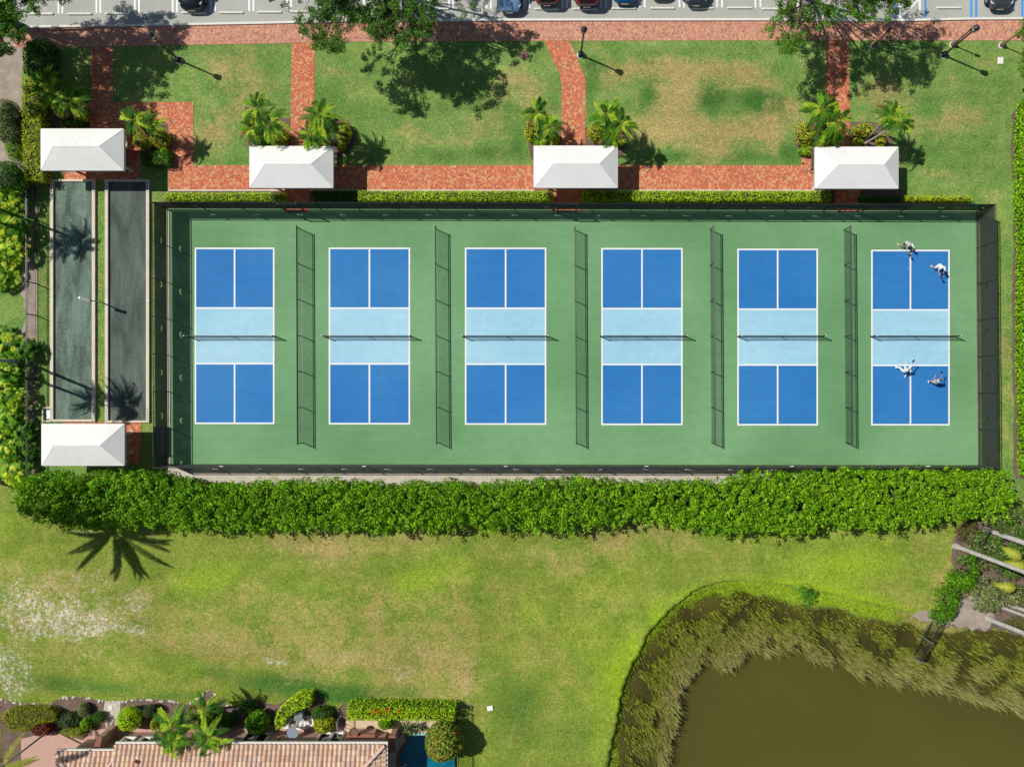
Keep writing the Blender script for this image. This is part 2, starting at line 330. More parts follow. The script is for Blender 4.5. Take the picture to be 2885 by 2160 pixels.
def set_attr(me, name, arr, dom='POINT'):
    at = me.color_attributes.new(name, 'FLOAT_COLOR', dom); at.data.foreach_set('color', arr.astype(np.float32).ravel())
def grassmat():
    m, nt, b = newmat('lawn_grass'); p = pos(nt)
    A = attr(nt, 'field_a').outputs['Color']; B = attr(nt, 'field_b').outputs['Color']
    sa = N(nt, 'ShaderNodeSeparateColor'); nt.links.new(A, sa.inputs[0]); sb = N(nt, 'ShaderNodeSeparateColor'); nt.links.new(B, sb.inputs[0])
    n1 = noise(nt, .55, 5, .65, p, .5); n2 = noise(nt, 3.2, 5, .7, p); n3 = noise(nt, 11, 4, .75, p, 1.2); n4 = noise(nt, .16, 3, .5, p)
    nn = math_(nt, 'SUBTRACT', math_(nt, 'ADD', math_(nt, 'MULTIPLY', n1, .8), math_(nt, 'ADD', math_(nt, 'MULTIPLY', n2, .7), math_(nt, 'MULTIPLY', n3, .5))), 1.0)
    upper = mix(nt, mp(nt, n1, .35, .65, 0, 1), lin((94, 138, 62), .92), lin((134, 160, 84), .92))
    upper = mix(nt, mp(nt, n2, .35, .7, 0, .45), upper, lin((150, 165, 92), .85))
    lower = mix(nt, mp(nt, n1, .35, .65, 0, 1), lin((108, 136, 46), .92), lin((144, 154, 66), .92))
    lower = mix(nt, mp(nt, n2, .4, .7, 0, .45), lower, lin((158, 166, 72), .88))
    c = mix(nt, sa.outputs[2], upper, lower)
    c = mix(nt, mp(nt, math_(nt, 'ADD', sb.outputs[1], math_(nt, 'MULTIPLY', nn, .6)), .2, 1.1, 0, .85), c, lin((62, 116, 48), .85))
    tan = mix(nt, mp(nt, n2, .35, .65, 0, 1), lin((174, 156, 94), .84), lin((194, 172, 116), .84))
    tan = mix(nt, mp(nt, n3, .52, .72, 0, .6), tan, lin((140, 120, 82), .85))
    c = mix(nt, mp(nt, math_(nt, 'ADD', sa.outputs[0], math_(nt, 'MULTIPLY', nn, 2.4)), .2, 1.1, 0, .92), c, tan)
    lime = mix(nt, mp(nt, n2, .35, .65, 0, 1), lin((140, 182, 28), .85), lin((172, 196, 52), .85))
    c = mix(nt, mp(nt, math_(nt, 'ADD', sb.outputs[0], math_(nt, 'MULTIPLY', nn, .6)), .1, .9, 0, .85), c, lime)
    mud = mix(nt, mp(nt, n3, .4, .6, 0, 1), lin((76, 74, 38), .8), lin((108, 114, 58), .8))
    c = mix(nt, mp(nt, math_(nt, 'ADD', sb.outputs[2], math_(nt, 'MULTIPLY', nn, .6)), .3, .8, 0, 1), c, mud)
    n5 = noise(nt, 3.6, 7, .88, p, .8)
    s = math_(nt, 'ADD', math_(nt, 'MULTIPLY', math_(nt, 'MINIMUM', sa.outputs[1], 1.0), .255), math_(nt, 'MULTIPLY', math_(nt, 'SUBTRACT', n5, .5), 1.7))
    s2 = math_(nt, 'ADD', s, math_(nt, 'MULTIPLY', math_(nt, 'SUBTRACT', n1, .5), .4))
    c = mix(nt, mp(nt, s2, .26, .36, 0, .95), c, lin((226, 216, 204), .85))
    # blades: fine light and dark specks
    g = noise(nt, 8.5, 4, .95, p, 1.0); g2 = noise(nt, 2.6, 6, .85, p, 1.5)
    c = mult(nt, c, mp(nt, g, .36, .64, .40, 1.52)); c = mult(nt, c, mp(nt, g2, .3, .7, .74, 1.24)); c = mult(nt, c, mp(nt, n4, .35, .65, .92, 1.08)); mw = N(nt, 'ShaderNodeMapping'); mw.inputs['Scale'].default_value = (.06, 1.1, 1); nt.links.new(p, mw.inputs[0]); c = mult(nt, c, mp(nt, noise(nt, 1.0, 2, .5, mw.outputs[0]), .35, .65, .94, 1.06))
    nt.links.new(c, b.inputs['Base Color']); b.inputs['Roughness'].default_value = .95; b.inputs['Specular IOR Level'].default_value = .1
    bump(nt, b, g, .5, .05); return m
M['grass'] = grassmat()
far = np.array([-900, -500, -250, -120, -70.])
gx = np.concatenate([far, np.arange(-50, 50.01, .25), -far[::-1]]); gy = np.concatenate([far, np.arange(-38, 38.01, .25), -far[::-1]])
GX, GY = np.meshgrid(gx, gy); X = GX.ravel(); Y = GY.ravel()
Z = np.where(inpoly(X, Y, pond_hole), -1.6, 0.0)
pool_px = [(1152,2068),(1283,2068),(1283,2330),(1180,2330),(1135,2200),(1127,2160),(1125,2140),(1128,2120),(1140,2100),(1152,2085)]
pool_xy = [W2(a, b) for a, b in pool_px]
Z = np.where(inpoly(X, Y, pool_xy), -1.4, Z)
nx, ny = len(gx), len(gy); I = np.arange(nx*ny).reshape(ny, nx)
F = np.stack([I[:-1, :-1], I[:-1, 1:], I[1:, 1:], I[1:, :-1]], -1).reshape(-1, 4)
def npmesh(name, V, F, mat, parent=None, cols=None, smooth=False):
    """numpy mesh; V (n,3), F (m,k)"""
    me = bpy.data.meshes.new(name); n = len(V); m, k = F.shape
    me.vertices.add(n); me.vertices.foreach_set('co', np.asarray(V, np.float32).ravel())
    me.loops.add(m*k); me.loops.foreach_set('vertex_index', F.astype(np.int32).ravel())
    me.polygons.add(m); me.polygons.foreach_set('loop_start', np.arange(0, m*k, k, dtype=np.int32))
    me.update(calc_edges=True)
    if cols is not None:
        set_attr(me, 'Col', np.hstack([cols, np.ones((n, 1))]))
    me.materials.append(mat)
    if smooth: me.shade_smooth()
    o = bpy.data.objects.new(name, me); link(o); o.parent = parent; return o
ground = npmesh('ground', np.stack([X, Y, Z], 1), F, M['grass'])
a_, b_ = fields(X, Y); set_attr(ground.data, 'field_a', a_); set_attr(ground.data, 'field_b', b_); tag(ground, kind='structure')
# pond bank: grass lip, broken edge, slope, mud under the water
def resample(pts, n):
    P = np.array(pts, float); d = np.r_[0, np.cumsum(np.hypot(np.diff(P[:, 0]), np.diff(P[:, 1])))]
    t = np.linspace(0, d[-1], n); return np.stack([np.interp(t, d, P[:, i]) for i in range(P.shape[1])], 1)
def interp_st(pts, n):
    P = np.array(pts, float); t = np.linspace(0, len(P)-1, n); return np.stack([np.interp(t, np.arange(len(P)), P[:, i]) for i in range(P.shape[1])], 1)
NS = 420
sc_ = interp_st(SCARP, NS); mu_ = interp_st(MUD, NS); re_ = interp_st(REED, NS)
rw = RS.randn(NS); wob = (np.convolve(rw, np.ones(5)/5, 'same')*4+RS.randn(NS)*1.1)*np.clip(sc_[:, 2]/.2, .15, 1); mwob = np.convolve(RS.randn(NS), np.ones(7)/7, 'same')*9
tn = np.gradient(sc_[:, :2], axis=0); tn /= np.linalg.norm(tn, axis=1)[:, None]; nrm = np.stack([tn[:, 1], -tn[:, 0]], 1)   # points away from pond (up-left)
s = np.sign((nrm*(np.array([1400., 1500.])-sc_[:, :2])).sum(1)).mean(); nrm *= 1 if s > 0 else -1
scj = sc_[:, :2]+nrm*wob[:, None]; muj = mu_+nrm*mwob[:, None]
rows = []; mask = []
def row(P, z, mud, lime):
    rows.append(np.stack([(P[:, 0]-NX)/PPM, -(P[:, 1]-NY)/PPM, z*np.ones(NS)], 1)); mask.append((mud, lime))
row(scj+nrm*26, -.002, 0, .35); row(scj+nrm*10, .006, 0, .45); row(scj, .008, 0, .5); row(scj-nrm*1.0, -sc_[:, 2], .0, .35)
for k, (mud, lm) in ((.15, (.1, .9)), (.35, (.0, 1.2)), (.6, (.0, 1.0)), (.8, (.25, .7)), (1.0, (.75, .1))):
    row(scj-nrm*1.5+(muj-scj+nrm*1.5)*k, -sc_[:, 2]*.75-.02-.45*k, mud, lm)
row(muj-nrm*30, -.62, 1, 0); row(muj-nrm*90, -1.3, 1, 0); row(muj-nrm*400, -1.5, 1, 0)
V = np.vstack(rows); nr = len(rows); I = np.arange(nr*NS).reshape(nr, NS)
F = np.stack([I[:-1, :-1], I[1:, :-1], I[1:, 1:], I[:-1, 1:]], -1).reshape(-1, 4)
bank = npmesh('pond_bank', V, F, M['grass']); a_, b_ = fields(V[:, 0], V[:, 1])
lw = np.repeat([m[1] for m in mask], NS); md = np.repeat([m[0] for m in mask], NS); md[3*NS:4*NS] = np.clip(sc_[:, 2]*3.2, 0, .9)
pxs = NX+V[:, 0]*PPM; lw = lw*np.clip((2560-pxs)/60, 0, 1); lw = lw*np.where((pxs < 1790) & (V[:, 2] < -.2), .55, 1)
b_[:, 0] = np.where(V[:, 2] < .004, lw, b_[:, 0]); b_[:, 2] = md; a_[:, 0] = np.where(V[:, 2] < -.05, np.where(pxs > 2540, .7, .15), a_[:, 0]); a_[:, 1] *= 0
set_attr(bank.data, 'field_a', a_); set_attr(bank.data, 'field_b', b_); tag(bank, kind='structure')
# pond water
def watermat():
    m, nt, b = newmat('murky_pond_water'); p = pos(nt); a = attr(nt, 'Col').outputs['Color']
    f = noise(nt, .12, 2, .5, p); c = mult(nt, a, mp(nt, f, .3, .7, .93, 1.07)); g = noise(nt, 9, 2, .5, p); c = mult(nt, c, mp(nt, g, .3, .7, .96, 1.04))
    nt.links.new(c, b.inputs['Base Color']); b.inputs['Roughness'].default_value = .12; b.inputs['Specular IOR Level'].default_value = .4
    bump(nt, b, noise(nt, 6, 3, .5, p), .04, .02); return m
M['water'] = watermat()
tm = np.gradient(mu_, axis=0)
cen = np.array([2450., 2330.]); wr = [muj+nrm*10, muj+(re_-muj)*.10, muj+(re_-muj)*.45, re_+(cen-re_)*.02, re_+(cen-re_)*.25, np.tile(cen, (NS, 1))]
V = np.vstack([np.stack([(P[:, 0]-NX)/PPM, -(P[:, 1]-NY)/PPM, np.full(NS, -.5)], 1) for P in wr])
wc = [(74, 76, 38), (74, 72, 34), (66, 64, 28), (86, 82, 35), (90, 86, 37), (94, 90, 39)]
cols = np.repeat([lin(c, .8) for c in wc], NS, axis=0)
pn = np.interp(np.arange(NS), np.arange(0, NS, 12), RS.rand(len(np.arange(0, NS, 12)))); 
for r_ in (0, 1): cols[r_*NS:(r_+1)*NS] *= (.55+.9*pn)[:, None]*np.array([1.05, .98, .8])
I = np.arange(6*NS).reshape(6, NS); F = np.stack([I[:-1, :-1], I[1:, :-1], I[1:, 1:], I[:-1, 1:]], -1).reshape(-1, 4)
wat = npmesh('pond_water', V, F, M['water'], cols=cols); tag(wat, kind='structure')
# ------------------------------------------------------------ sheets: parking, paths, beds
def ragged(pl, amp, step=.45):
    out = []; n = len(pl)
    for i in range(n):
        a = Vector(pl[i]); b = Vector(pl[(i+1) % n]); L = (b-a).length; k = max(1, min(60, int(L/step))); d = (b-a)/max(L, 1e-6); m = Vector((-d.y, d.x))
        out += [tuple(a+(b-a)*j/k+m*random.uniform(-amp, amp)) for j in range(k)]
    return out
def sheet(name, px, z, mat, th=None, rag=0):
    g = G(); pl = [W2(a, b) for a, b in px]
    if rag: pl = ragged(pl, rag)
    if th: g.prism(pl, z-th, z)
    else: g.sheet(pl, z)
    return tag(g.obj(name, mat), kind='structure')
WT = [(40,85),(60,81),(300,77),(500,74),(720,70),(1000,64),(1440,61),(2160,60),(2340,62),(2480,63),(2560,62),(2720,58),(2885,57),(3060,56)]
WB = [(3060,115),(2885,115),(2160,115),(1440,116),(1000,118),(720,124),(500,128),(250,133),(60,135),(40,135)]
park = [(x, y-5) for x, y in WT]
sheet('parking_lot', [(40,-420)]+[(x, y) for x, y in park]+[(3060,-420)], .012, M['conc'])
g = G()                                                  # kerb: a real step along the car park
for (x0, y0), (x1, y1) in zip(WT[:-1], WT[1:]):
    g.prism([W2(x0, y0-6), W2(x1, y1-6), W2(x1, y1), W2(x0, y0)], 0, .12)
tag(g.obj('kerb', M['kerb']), kind='structure')
sheet('leaf_litter_bed', [(-260,100),(55,100),(64,140),(66,500),(104,520),(104,1350),(60,1350),(45,1340),(60,1230),(74,1180),(74,960),(48,935),(52,880),(50,845),(60,800),(60,640),(30,560),(-60,500),(-260,500)], .006, M['sandmulch'], rag=.12)
sheet('verge_grass', [(-200,790),(36,800),(66,845),(72,880),(60,925),(20,952),(-200,960)], .010, M['grass'], rag=.15)
sheet('gravel_strip', [(475,1309),(2310,1314),(2310,1370),(1440,1366),(700,1366),(455,1345)], .008, M['gravel'], rag=.05)
sheet('gravel_strip', [(470,594),(478,594),(481,1306),(472,1306)], .010, M['gravel'])
sheet('mulch_strip', [(2745,597),(2756,597),(2762,1308),(2752,1308)], .012, M['mulch'])
sheet('mulch_strip', [(2862,305),(2851,330),(2848,420),(2853,520),(2856,700),(2850,980),(2856,1180),(2852,1320),(2862,1350),(2900,1350),(2900,305)], .010, M['mulch'], rag=.08)
sheet('mulch_strip', [(457,533),(2545,535),(2545,590),(460,586)], .007, M['mulch'])
# ---- clay pavers, one face per brick
mort = lin((205, 145, 122), .72)
PZ = [.016]
def paving(name, polys, pal, cream=.16, ang=45, edges=True):
    z = PZ[0]; PZ[0] += .0008
    g = G(); s_ = .205; h_ = .1025
    polys = [[W2(a, b) for a, b in P] for P in polys]
    P0 = np.vstack([np.array(p) for p in polys]); lo = P0.min(0)-.5; hi = P0.max(0)+.5; c0 = (lo+hi)/2
    for k, p in enumerate(polys): g.sheet(p, z-.006+.0005*k, mort)
    ca, sa = math.cos(R(ang)), math.sin(R(ang)); rad = np.linalg.norm(hi-lo)/2+.5; n = int(rad/h_)+2
    cs = []; u = h_
    # herringbone: period 4 in each lattice direction
    ii, jj = np.meshgrid(np.arange(-n, n), np.arange(-n, n)); ii = ii.ravel(); jj = jj.ravel(); q = (ii-jj) % 4
    hz = q == 0; vt = q == 3
    for msk, w_, d_ in ((hz, 2, 1), (vt, 1, 2)):
        a = ii[msk]*u; b = jj[msk]*u
        x0, y0 = a, b
        cs.append((x0, y0, w_*u, d_*u))
    for x0, y0, w_, d_ in cs:
        e = .006; cor = [(x0+e, y0+e), (x0+w_-e, y0+e), (x0+w_-e, y0+d_-e), (x0+e, y0+d_-e)]
        C = [(c0[0]+ca*a-sa*b, c0[1]+sa*a+ca*b) for a, b in cor]
        cx = sum(c[0] for c in C)/4; cy = sum(c[1] for c in C)/4; ok = np.zeros(len(cx), bool); dd = np.zeros(len(cx))
        for p in polys:
            ins = inpoly(cx, cy, p)
            if edges: ins &= edge_dist(cx, cy, p) > .0
            ok |= ins
        # keep soldier course free along the union edge
        if edges:
            inn = np.ones(len(cx), bool)
            for k in range(8):
                t = k*math.pi/4; a_ = np.zeros(len(cx), bool)
                for p in polys: a_ |= inpoly(cx+.24*math.cos(t), cy+.24*math.sin(t), p)
                inn &= a_
            ok &= inn
        idx = np.where(ok)[0]
        for i in idx:
            r = random.random()
            if r < cream: col = lin(random.choice([(228,178,128),(230,184,132),(224,168,118)]), .82)
            elif r < cream+.02: col = lin(random.choice([(150,112,102),(165,120,104)]), .82)
            else:
                col = lin(random.choice(pal), .82*random.uniform(.86, 1.12))
            g.add([(C[k][0][i], C[k][1][i], z+.0008) for k in range(4)], [(0, 1, 2, 3)], col)
    if edges:
        for p in polys:
            m = len(p); P = p if sum(p[i][0]*p[(i+1) % m][1]-p[(i+1) % m][0]*p[i][1] for i in range(m)) > 0 else p[::-1]
            for i in range(m):
                a = Vector(P[i]); b = Vector(P[(i+1) % m]); L = (b-a).length
                if L < .3: continue
                d = (b-a)/L; nn = Vector((-d.y, d.x)); k = int(L/.105)
                for t in range(k):
                    o = a+d*(t*.105+.004); mid = o+d*.05-nn*.06
                    if any(inpoly([mid.x], [mid.y], q)[0] for q in polys if q is not p): continue
                    ctr = o+nn*.1
                    r = random.random(); col = lin(random.choice([(226,178,122),(225,185,135)]), .82) if r < cream*.6 else lin(random.choice(pal), .82*random.uniform(.88, 1.08))
                    cc = [o+nn*.01, o+d*.097+nn*.01, o+d*.097+nn*.2, o+nn*.2]
                    g.add([(c.x, c.y, z+.0012+.0002*(i % 3)) for c in cc], [(0, 1, 2, 3)], col)
    o = g.obj(name, M['brick']); return tag(o, kind='structure')
PINK = [(214,154,130),(218,162,138),(206,142,120),(222,170,146),(202,138,118)]
RED = [(218,122,82),(224,134,92),(210,112,78),(218,140,104),(206,110,84),(228,148,108)]
paving('brick_sidewalk', [WT+WB], PINK, .13)
paving('brick_path', [[(254,134),(319,133),(319,288),(545,288),(545,466),(703,466),(703,535),(475,535),(475,350),(395,350),(395,480),(395,507),(178,507),(178,363),(254,363)]], RED, .17)
paving('brick_path', [[(822,124),(887,121),(884,410),(884,466),(818,466),(818,410)]], RED, .17)
paving('brick_path', [[(1534,117),(1606,117),(1648,217),(1650,240),(1648,466),(1581,466),(1582,240),(1575,205)]], RED, .16)
paving('brick_path', [[(2325,116),(2391,116),(2396,466),(2328,466)]], RED, .16)
paving('brick_path', [[(703.3,466),(2298,466),(2298,535),(703.3,535)]], RED, .18)
paving('brick_path', [[(2258,440),(2298,440),(2298,465.5),(2258,465.5)],], RED, .16)
paving('brick_path', [[(2298.5,445),(2440,445),(2440,535),(2298.5,535)]], RED, .16)
for x0, x1 in ((800, 872), (1556, 1640), (2352, 2422)): paving('brick_path', [[(x0,535.5),(x1,535.5),(x1,596),(x0,596)]], RED, .12)
paving('brick_path', [[(178,1189),(398,1189),(398,1306),(178,1306)]], RED, .16)
g = G()                                                  # thin concrete edging beside the lower path
for a, b, c, d in ((475,535,800,536.5), (872,535,1505,536.5), (1740,535,2298,536.5)): g.prism([W2(a, b), W2(c, b), W2(c, d+1.5), W2(a, d+1.5)], 0, .03)
tag(g.obj('path_edging', M['kerb']), kind='structure')
# ---- courts
COURTS = [(551,700,771.5,1192), (928.5,700,1153.5,1193), (1312,700,1537,1194), (1696,701,1921,1195), (2079,703,2302,1196), (2456,706,2673,1196)]
sheet('court_surface', [(477,588),(2748,593),(2755,1309),(480,1306)], .022, M['court'])
for x0, y0, x1, y1 in COURTS:
    ym1 = y0+(y1-y0)*15/44; ym2 = y0+(y1-y0)*29/44; xm = (x0+x1)/2; lw = 2.1
    sheet('playing_area', [(x0,y0),(x1,y0),(x1,ym1),(x0,ym1)], .027, M['blue']); sheet('playing_area', [(x0,ym2),(x1,ym2),(x1,y1),(x0,y1)], .027, M['blue'])
    sheet('kitchen_area', [(x0,ym1),(x1,ym1),(x1,ym2),(x0,ym2)], .027, M['light'])
    g = G()
    def ln(a, b, c, d, z=.031): g.sheet([W2(a, b), W2(c, b), W2(c, d), W2(a, d)], z)
    ln(x0-lw, y0-lw, x1+lw, y0+lw); ln(x0-lw, y1-lw, x1+lw, y1+lw); ln(x0-lw, y0+lw, x0+lw, y1-lw); ln(x1-lw, y0+lw, x1+lw, y1-lw)
    ln(x0+lw, ym1-lw, x1-lw, ym1+lw); ln(x0+lw, ym2-lw, x1-lw, ym2+lw); ln(xm-lw, y0+lw, xm+lw, ym1-lw); ln(xm-lw, ym2+lw, xm+lw, y1-lw)
    tag(g.obj('court_lines', M['white']), kind='structure')
ORD = ['first', 'second', 'third', 'fourth', 'fifth', 'sixth']
# nets
def net_thing(k, xl, xr, y):
    cx = (xl+xr)/2; hw = (xr-xl)/2/PPM; c = W(cx, y)
    e = empty('court_net', (c[0], c[1], .031), '%s court net counting from the left, dark mesh with white post heads' % ORD[k] if k not in (0, 5) else ('dark court net on the leftmost blue court beside the green end run' if k == 0 else 'dark court net on the rightmost court with the four players'), 'net', 'nets strung across the six courts')
    for sx in (-1, 1):
        g = G(); g.tube([(sx*hw, 0, 0), (sx*hw, 0, .93)], .038, 10); g.ell((sx*hw, 0, .94), (.05, .05, .03)); o = g.obj('post', M['dkgreen'], e, world=False)
        g = G(); g.tube([(sx*hw, 0, .965), (sx*(hw-.12), 0, .965)], .03, 8); g.obj('post_cap', M['white'], o, world=False)
    g = G(); n = 24
    top = [(-hw+2*hw*i/n, 0, .90-.05*math.sin(math.pi*i/n)) for i in range(n+1)]
    for i in range(n):
        a, b = top[i], top[i+1]; g.add([(a[0], 0, .06), (b[0], 0, .06), (b[0], 0, b[2]-.05), (a[0], 0, a[2]-.05)], [(0, 1, 2, 3)])
    g.obj('mesh', M['net'], e, world=False)
    g = G()
    for i in range(n): g.bar(top[i], top[i+1], .03, .06)
    g.obj('top_tape', M['black'], e, world=False)
    g = G(); g.bar((-hw, 0, .04), (hw, 0, .04), .05, .05); g.obj('bottom_band', M['black'], e, world=False)
    g = G(); g.bar((0, 0, 0), (0, 0, .84), .05, .02); g.obj('centre_strap', M['grey'], e, world=False)
NETS = [(533,779),(914,1161),(1303,1546),(1691,1932),(2077,2316),(2451,2690)]
for k, (a, b) in enumerate(NETS): net_thing(k, a, b, 948)
# dividers between courts: six bays of chain link on low posts
for k, (x, xb) in enumerate([(850.5,853), (1232.5,1236), (1618,1622), (2000,2004), (2377,2382)]):
    y0, y1 = 648, 1247; H_ = 1.27; a = W(x, y0); b = W(xb, y1)
    e = empty('divider_fence', ((a[0]+b[0])/2, (a[1]+b[1])/2, .022), 'low chain link divider fence between %s and %s court from the left' % (ORD[k], ORD[k+1]), 'fence', 'low divider fences between the courts')
    P = [Vector(a).lerp(Vector(b), i/6) for i in range(7)]
    for p in P:
        g = G(); g.tube([(p.x, p.y, .022), (p.x, p.y, H_)], .036, 8); g.ell((p.x, p.y, H_+.01), (.036, .036, .03), 8, 5); g.obj('post', M['black'], e)
    g = G(); g.tube([(a[0], a[1]+.08, H_), (b[0], b[1]-.08, H_)], .034, 8); g.obj('top_rail', M['black'], e)
    g = G(); g.tube([(a[0], a[1], H_-.17), (b[0], b[1], H_-.17)], .024, 8); g.obj('middle_rail', M['black'], e)
    g = G(); g.add([(a[0], a[1], .05), (b[0], b[1], .05), (b[0], b[1], H_), (a[0], a[1], H_)], [(0, 1, 2, 3)]); g.obj('chain_link', M['chain'], e)
# perimeter fence with windscreen
FH = 2.32
def screen_fence(px0, px1, label, nb, off=0, gates=()):
    a = Vector(W(*px0)); b = Vector(W(*px1)); L = (b-a).length; d = (b-a)/L
    e = empty('windscreen_fence', (a+b)/2, label, 'fence', 'tall fences around the courts')
    for i in range(nb+1):
        p = a+d*L*i/nb; g = G(); g.tube([(p.x, p.y, 0), (p.x, p.y, FH+.02)], .032, 8); g.ell((p.x, p.y, FH+.03), (.042, .042, .03), 8, 5); g.obj('post', M['black'], e)
    for z, nm in ((FH, 'top_rail'), (.12, 'bottom_rail')):
        g = G(); g.tube([(a.x, a.y, z), (b.x, b.y, z)], .026, 8); g.obj(nm, M['black'], e)
    nn = Vector((-d.y, d.x, 0))*.035
    g = G(); g.add([(a.x+nn.x, a.y+nn.y, .35), (b.x+nn.x, b.y+nn.y, .35), (b.x+nn.x, b.y+nn.y, 2.12), (a.x+nn.x, a.y+nn.y, 2.12)], [(0, 1, 2, 3)])
    o = g.obj('windscreen', M['screen'], e); uvl = o.data.uv_layers.new(name='uv')
    for i, uv in enumerate([(0, .35), (L, .35), (L, 2.12), (0, 2.12)]): uvl.data[i].uv = uv
    g = G(); g.add([(a.x, a.y, .05), (b.x, b.y, .05), (b.x, b.y, FH), (a.x, a.y, FH)], [(0, 1, 2, 3)]); g.obj('chain_link', M['chain'], e)
    return e
screen_fence((475,592), (2750,598), 'long dark windscreen fence between the court ends and the clipped hedges', 21)
screen_fence((479,1308), (2757,1311), 'long dark windscreen fence beside the gravel strip and big leafy hedge', 21)
screen_fence((474,592), (478,1308), 'tall dark windscreen fence beside the bocce courts', 7)
screen_fence((2751,597), (2757,1310), 'tall dark windscreen fence facing the right hand hedge across a grass strip', 7)
SF = bpy.data.objects['windscreen_fence.001']
for x in (628, 1028, 1425, 1820, 2228, 2610):
    p = W(x, 1312, 2.0); g = G(); g.box((p[0]-.13, p[1]-.02, 2.15), (p[0]+.13, p[1]+.02, 2.3)); g.obj('notice_plate', M['white'], SF)
# gates in the north fence (braced frames standing in it)
for nm, x0, x1 in (('gate in the north windscreen fence behind the second white canopy', 812, 862), ('gate in the north windscreen fence below the third white canopy', 1570, 1622), ('gate in the north windscreen fence below the rightmost white canopy', 2360, 2412)):
    a = Vector(W(x0, 594)); b = Vector(W(x1, 594)); e = empty('fence_gate', (a+b)/2, 'dark metal '+nm, 'gate', 'gates into the courts')
    g = G()
    for p in (a, b): g.tube([(p.x, p.y-.07, .03), (p.x, p.y-.07, FH+.05)], .045, 8)
    g.tube([(a.x, a.y-.07, FH), (b.x, b.y-.07, FH)], .03, 8); g.tube([(a.x, a.y-.07, .1), (b.x, b.y-.07, .1)], .03, 8); g.tube([(a.x, a.y-.07, 1.2), (b.x, b.y-.07, 1.2)], .025, 8); g.obj('frame', M['black'], e)
    g = G(); g.bar((b.x-.12, b.y-.13, 1.0), (b.x-.12, b.y-.13, 1.25), .05, .04); g.obj('handle', M['grey'], e)
# ---- bocce courts
def bocce(x0, y0, x1, y1, mat, label):
    e = empty('bocce_court', W((x0+x1)/2, (y0+y1)/2), label, 'bocce court'); h = .17; t = 8.5
    g = G(); g.sheet([W2(x0+4, y0+4), W2(x1-4, y0+4), W2(x1-4, y1-4), W2(x0+4, y1-4)], .03); g.obj('playing_surface', mat, e)
    for q, (a, b, c, d) in enumerate([(x0,y0,x0+t,y1), (x1-t,y0,x1,y1), (x0+t,y0,x1-t,y0+6), (x0+t,y1-6,x1-t,y1)]):
        g = G(); g.prism([W2(a, b), W2(c, b), W2(c, d), W2(a, d)], 0, h); w = g.obj('wall', M['stonewall'], e)
        if q < 2:
            for yy, mt in ((625, 'ylw'), (846, 'white'), (1070, 'ylw')):
                g = G(); g.prism([W2(a, yy-1.2), W2(c, yy-1.2), W2(c, yy+1.2), W2(a, yy+1.2)], h+.002, h+.006); g.obj('foul_mark', M[mt], w)
            for yy in list(range(516, 548, 8))+list(range(1150, 1186, 8)):
                g = G(); g.prism([W2(a+2, yy), W2(c-3, yy), W2(c-3, yy+4), W2(a+2, yy+4)], h+.002, h+.006); g.obj('number_plate', M['bluegrey'], w)
    return e
M['ylw'] = simple('yellow_paint', lin((235, 205, 90), .85), .7, .1, 3); M['bluegrey'] = simple('blue_grey_plate', lin((140, 150, 165), .8), .6, .1, 5)
bocce(145, 507, 271, 1187, M['clay1'], 'long grey bocce court with paler mottled clay beside the picket fence')
bocce(299, 507, 423, 1190, M['clay2'], 'long grey bocce court with darker clay beside the tall windscreen fence')
e = empty('drain_pit', W(133, 1167), 'small square concrete pit at the corner of the pale bocce court', 'drain'); g = G()
for a, b, c, d in ((122,1146,145,1151), (122,1183,145,1188), (122,1151,126,1183)): g.prism([W2(a, b), W2(c, b), W2(c, d), W2(a, d)], 0, .17)
g.obj('surround', M['stonewall'], e); g = G(); g.prism([W2(134,1155), W2(144,1155), W2(144,1179), W2(134,1179)], 0, .14); g.obj('cover', M['grey'], e)
# bocce lamp
e = empty('court_lamp', W(291, 853), 'short grey lamp post on the grass strip between the two bocce courts', 'lamp post'); b = Vector(W(291, 853))
g = G(); g.tube([b, b+Vector((0, 0, 1.95))], .05, 10); g.obj('pole', M['grey'], e)
g = G(); g.bar(b+Vector((.25, -.1, 2.0)), b+Vector((-.45, .1, 2.0)), .22, .1); g.obj('lamp_head', M['black'], e)
g = G(); g.bar(b+Vector((-.45, .1, 2.03)), b+Vector((-.6, .14, 2.03)), .16, .1); g.obj('lamp_cap', M['white'], e)
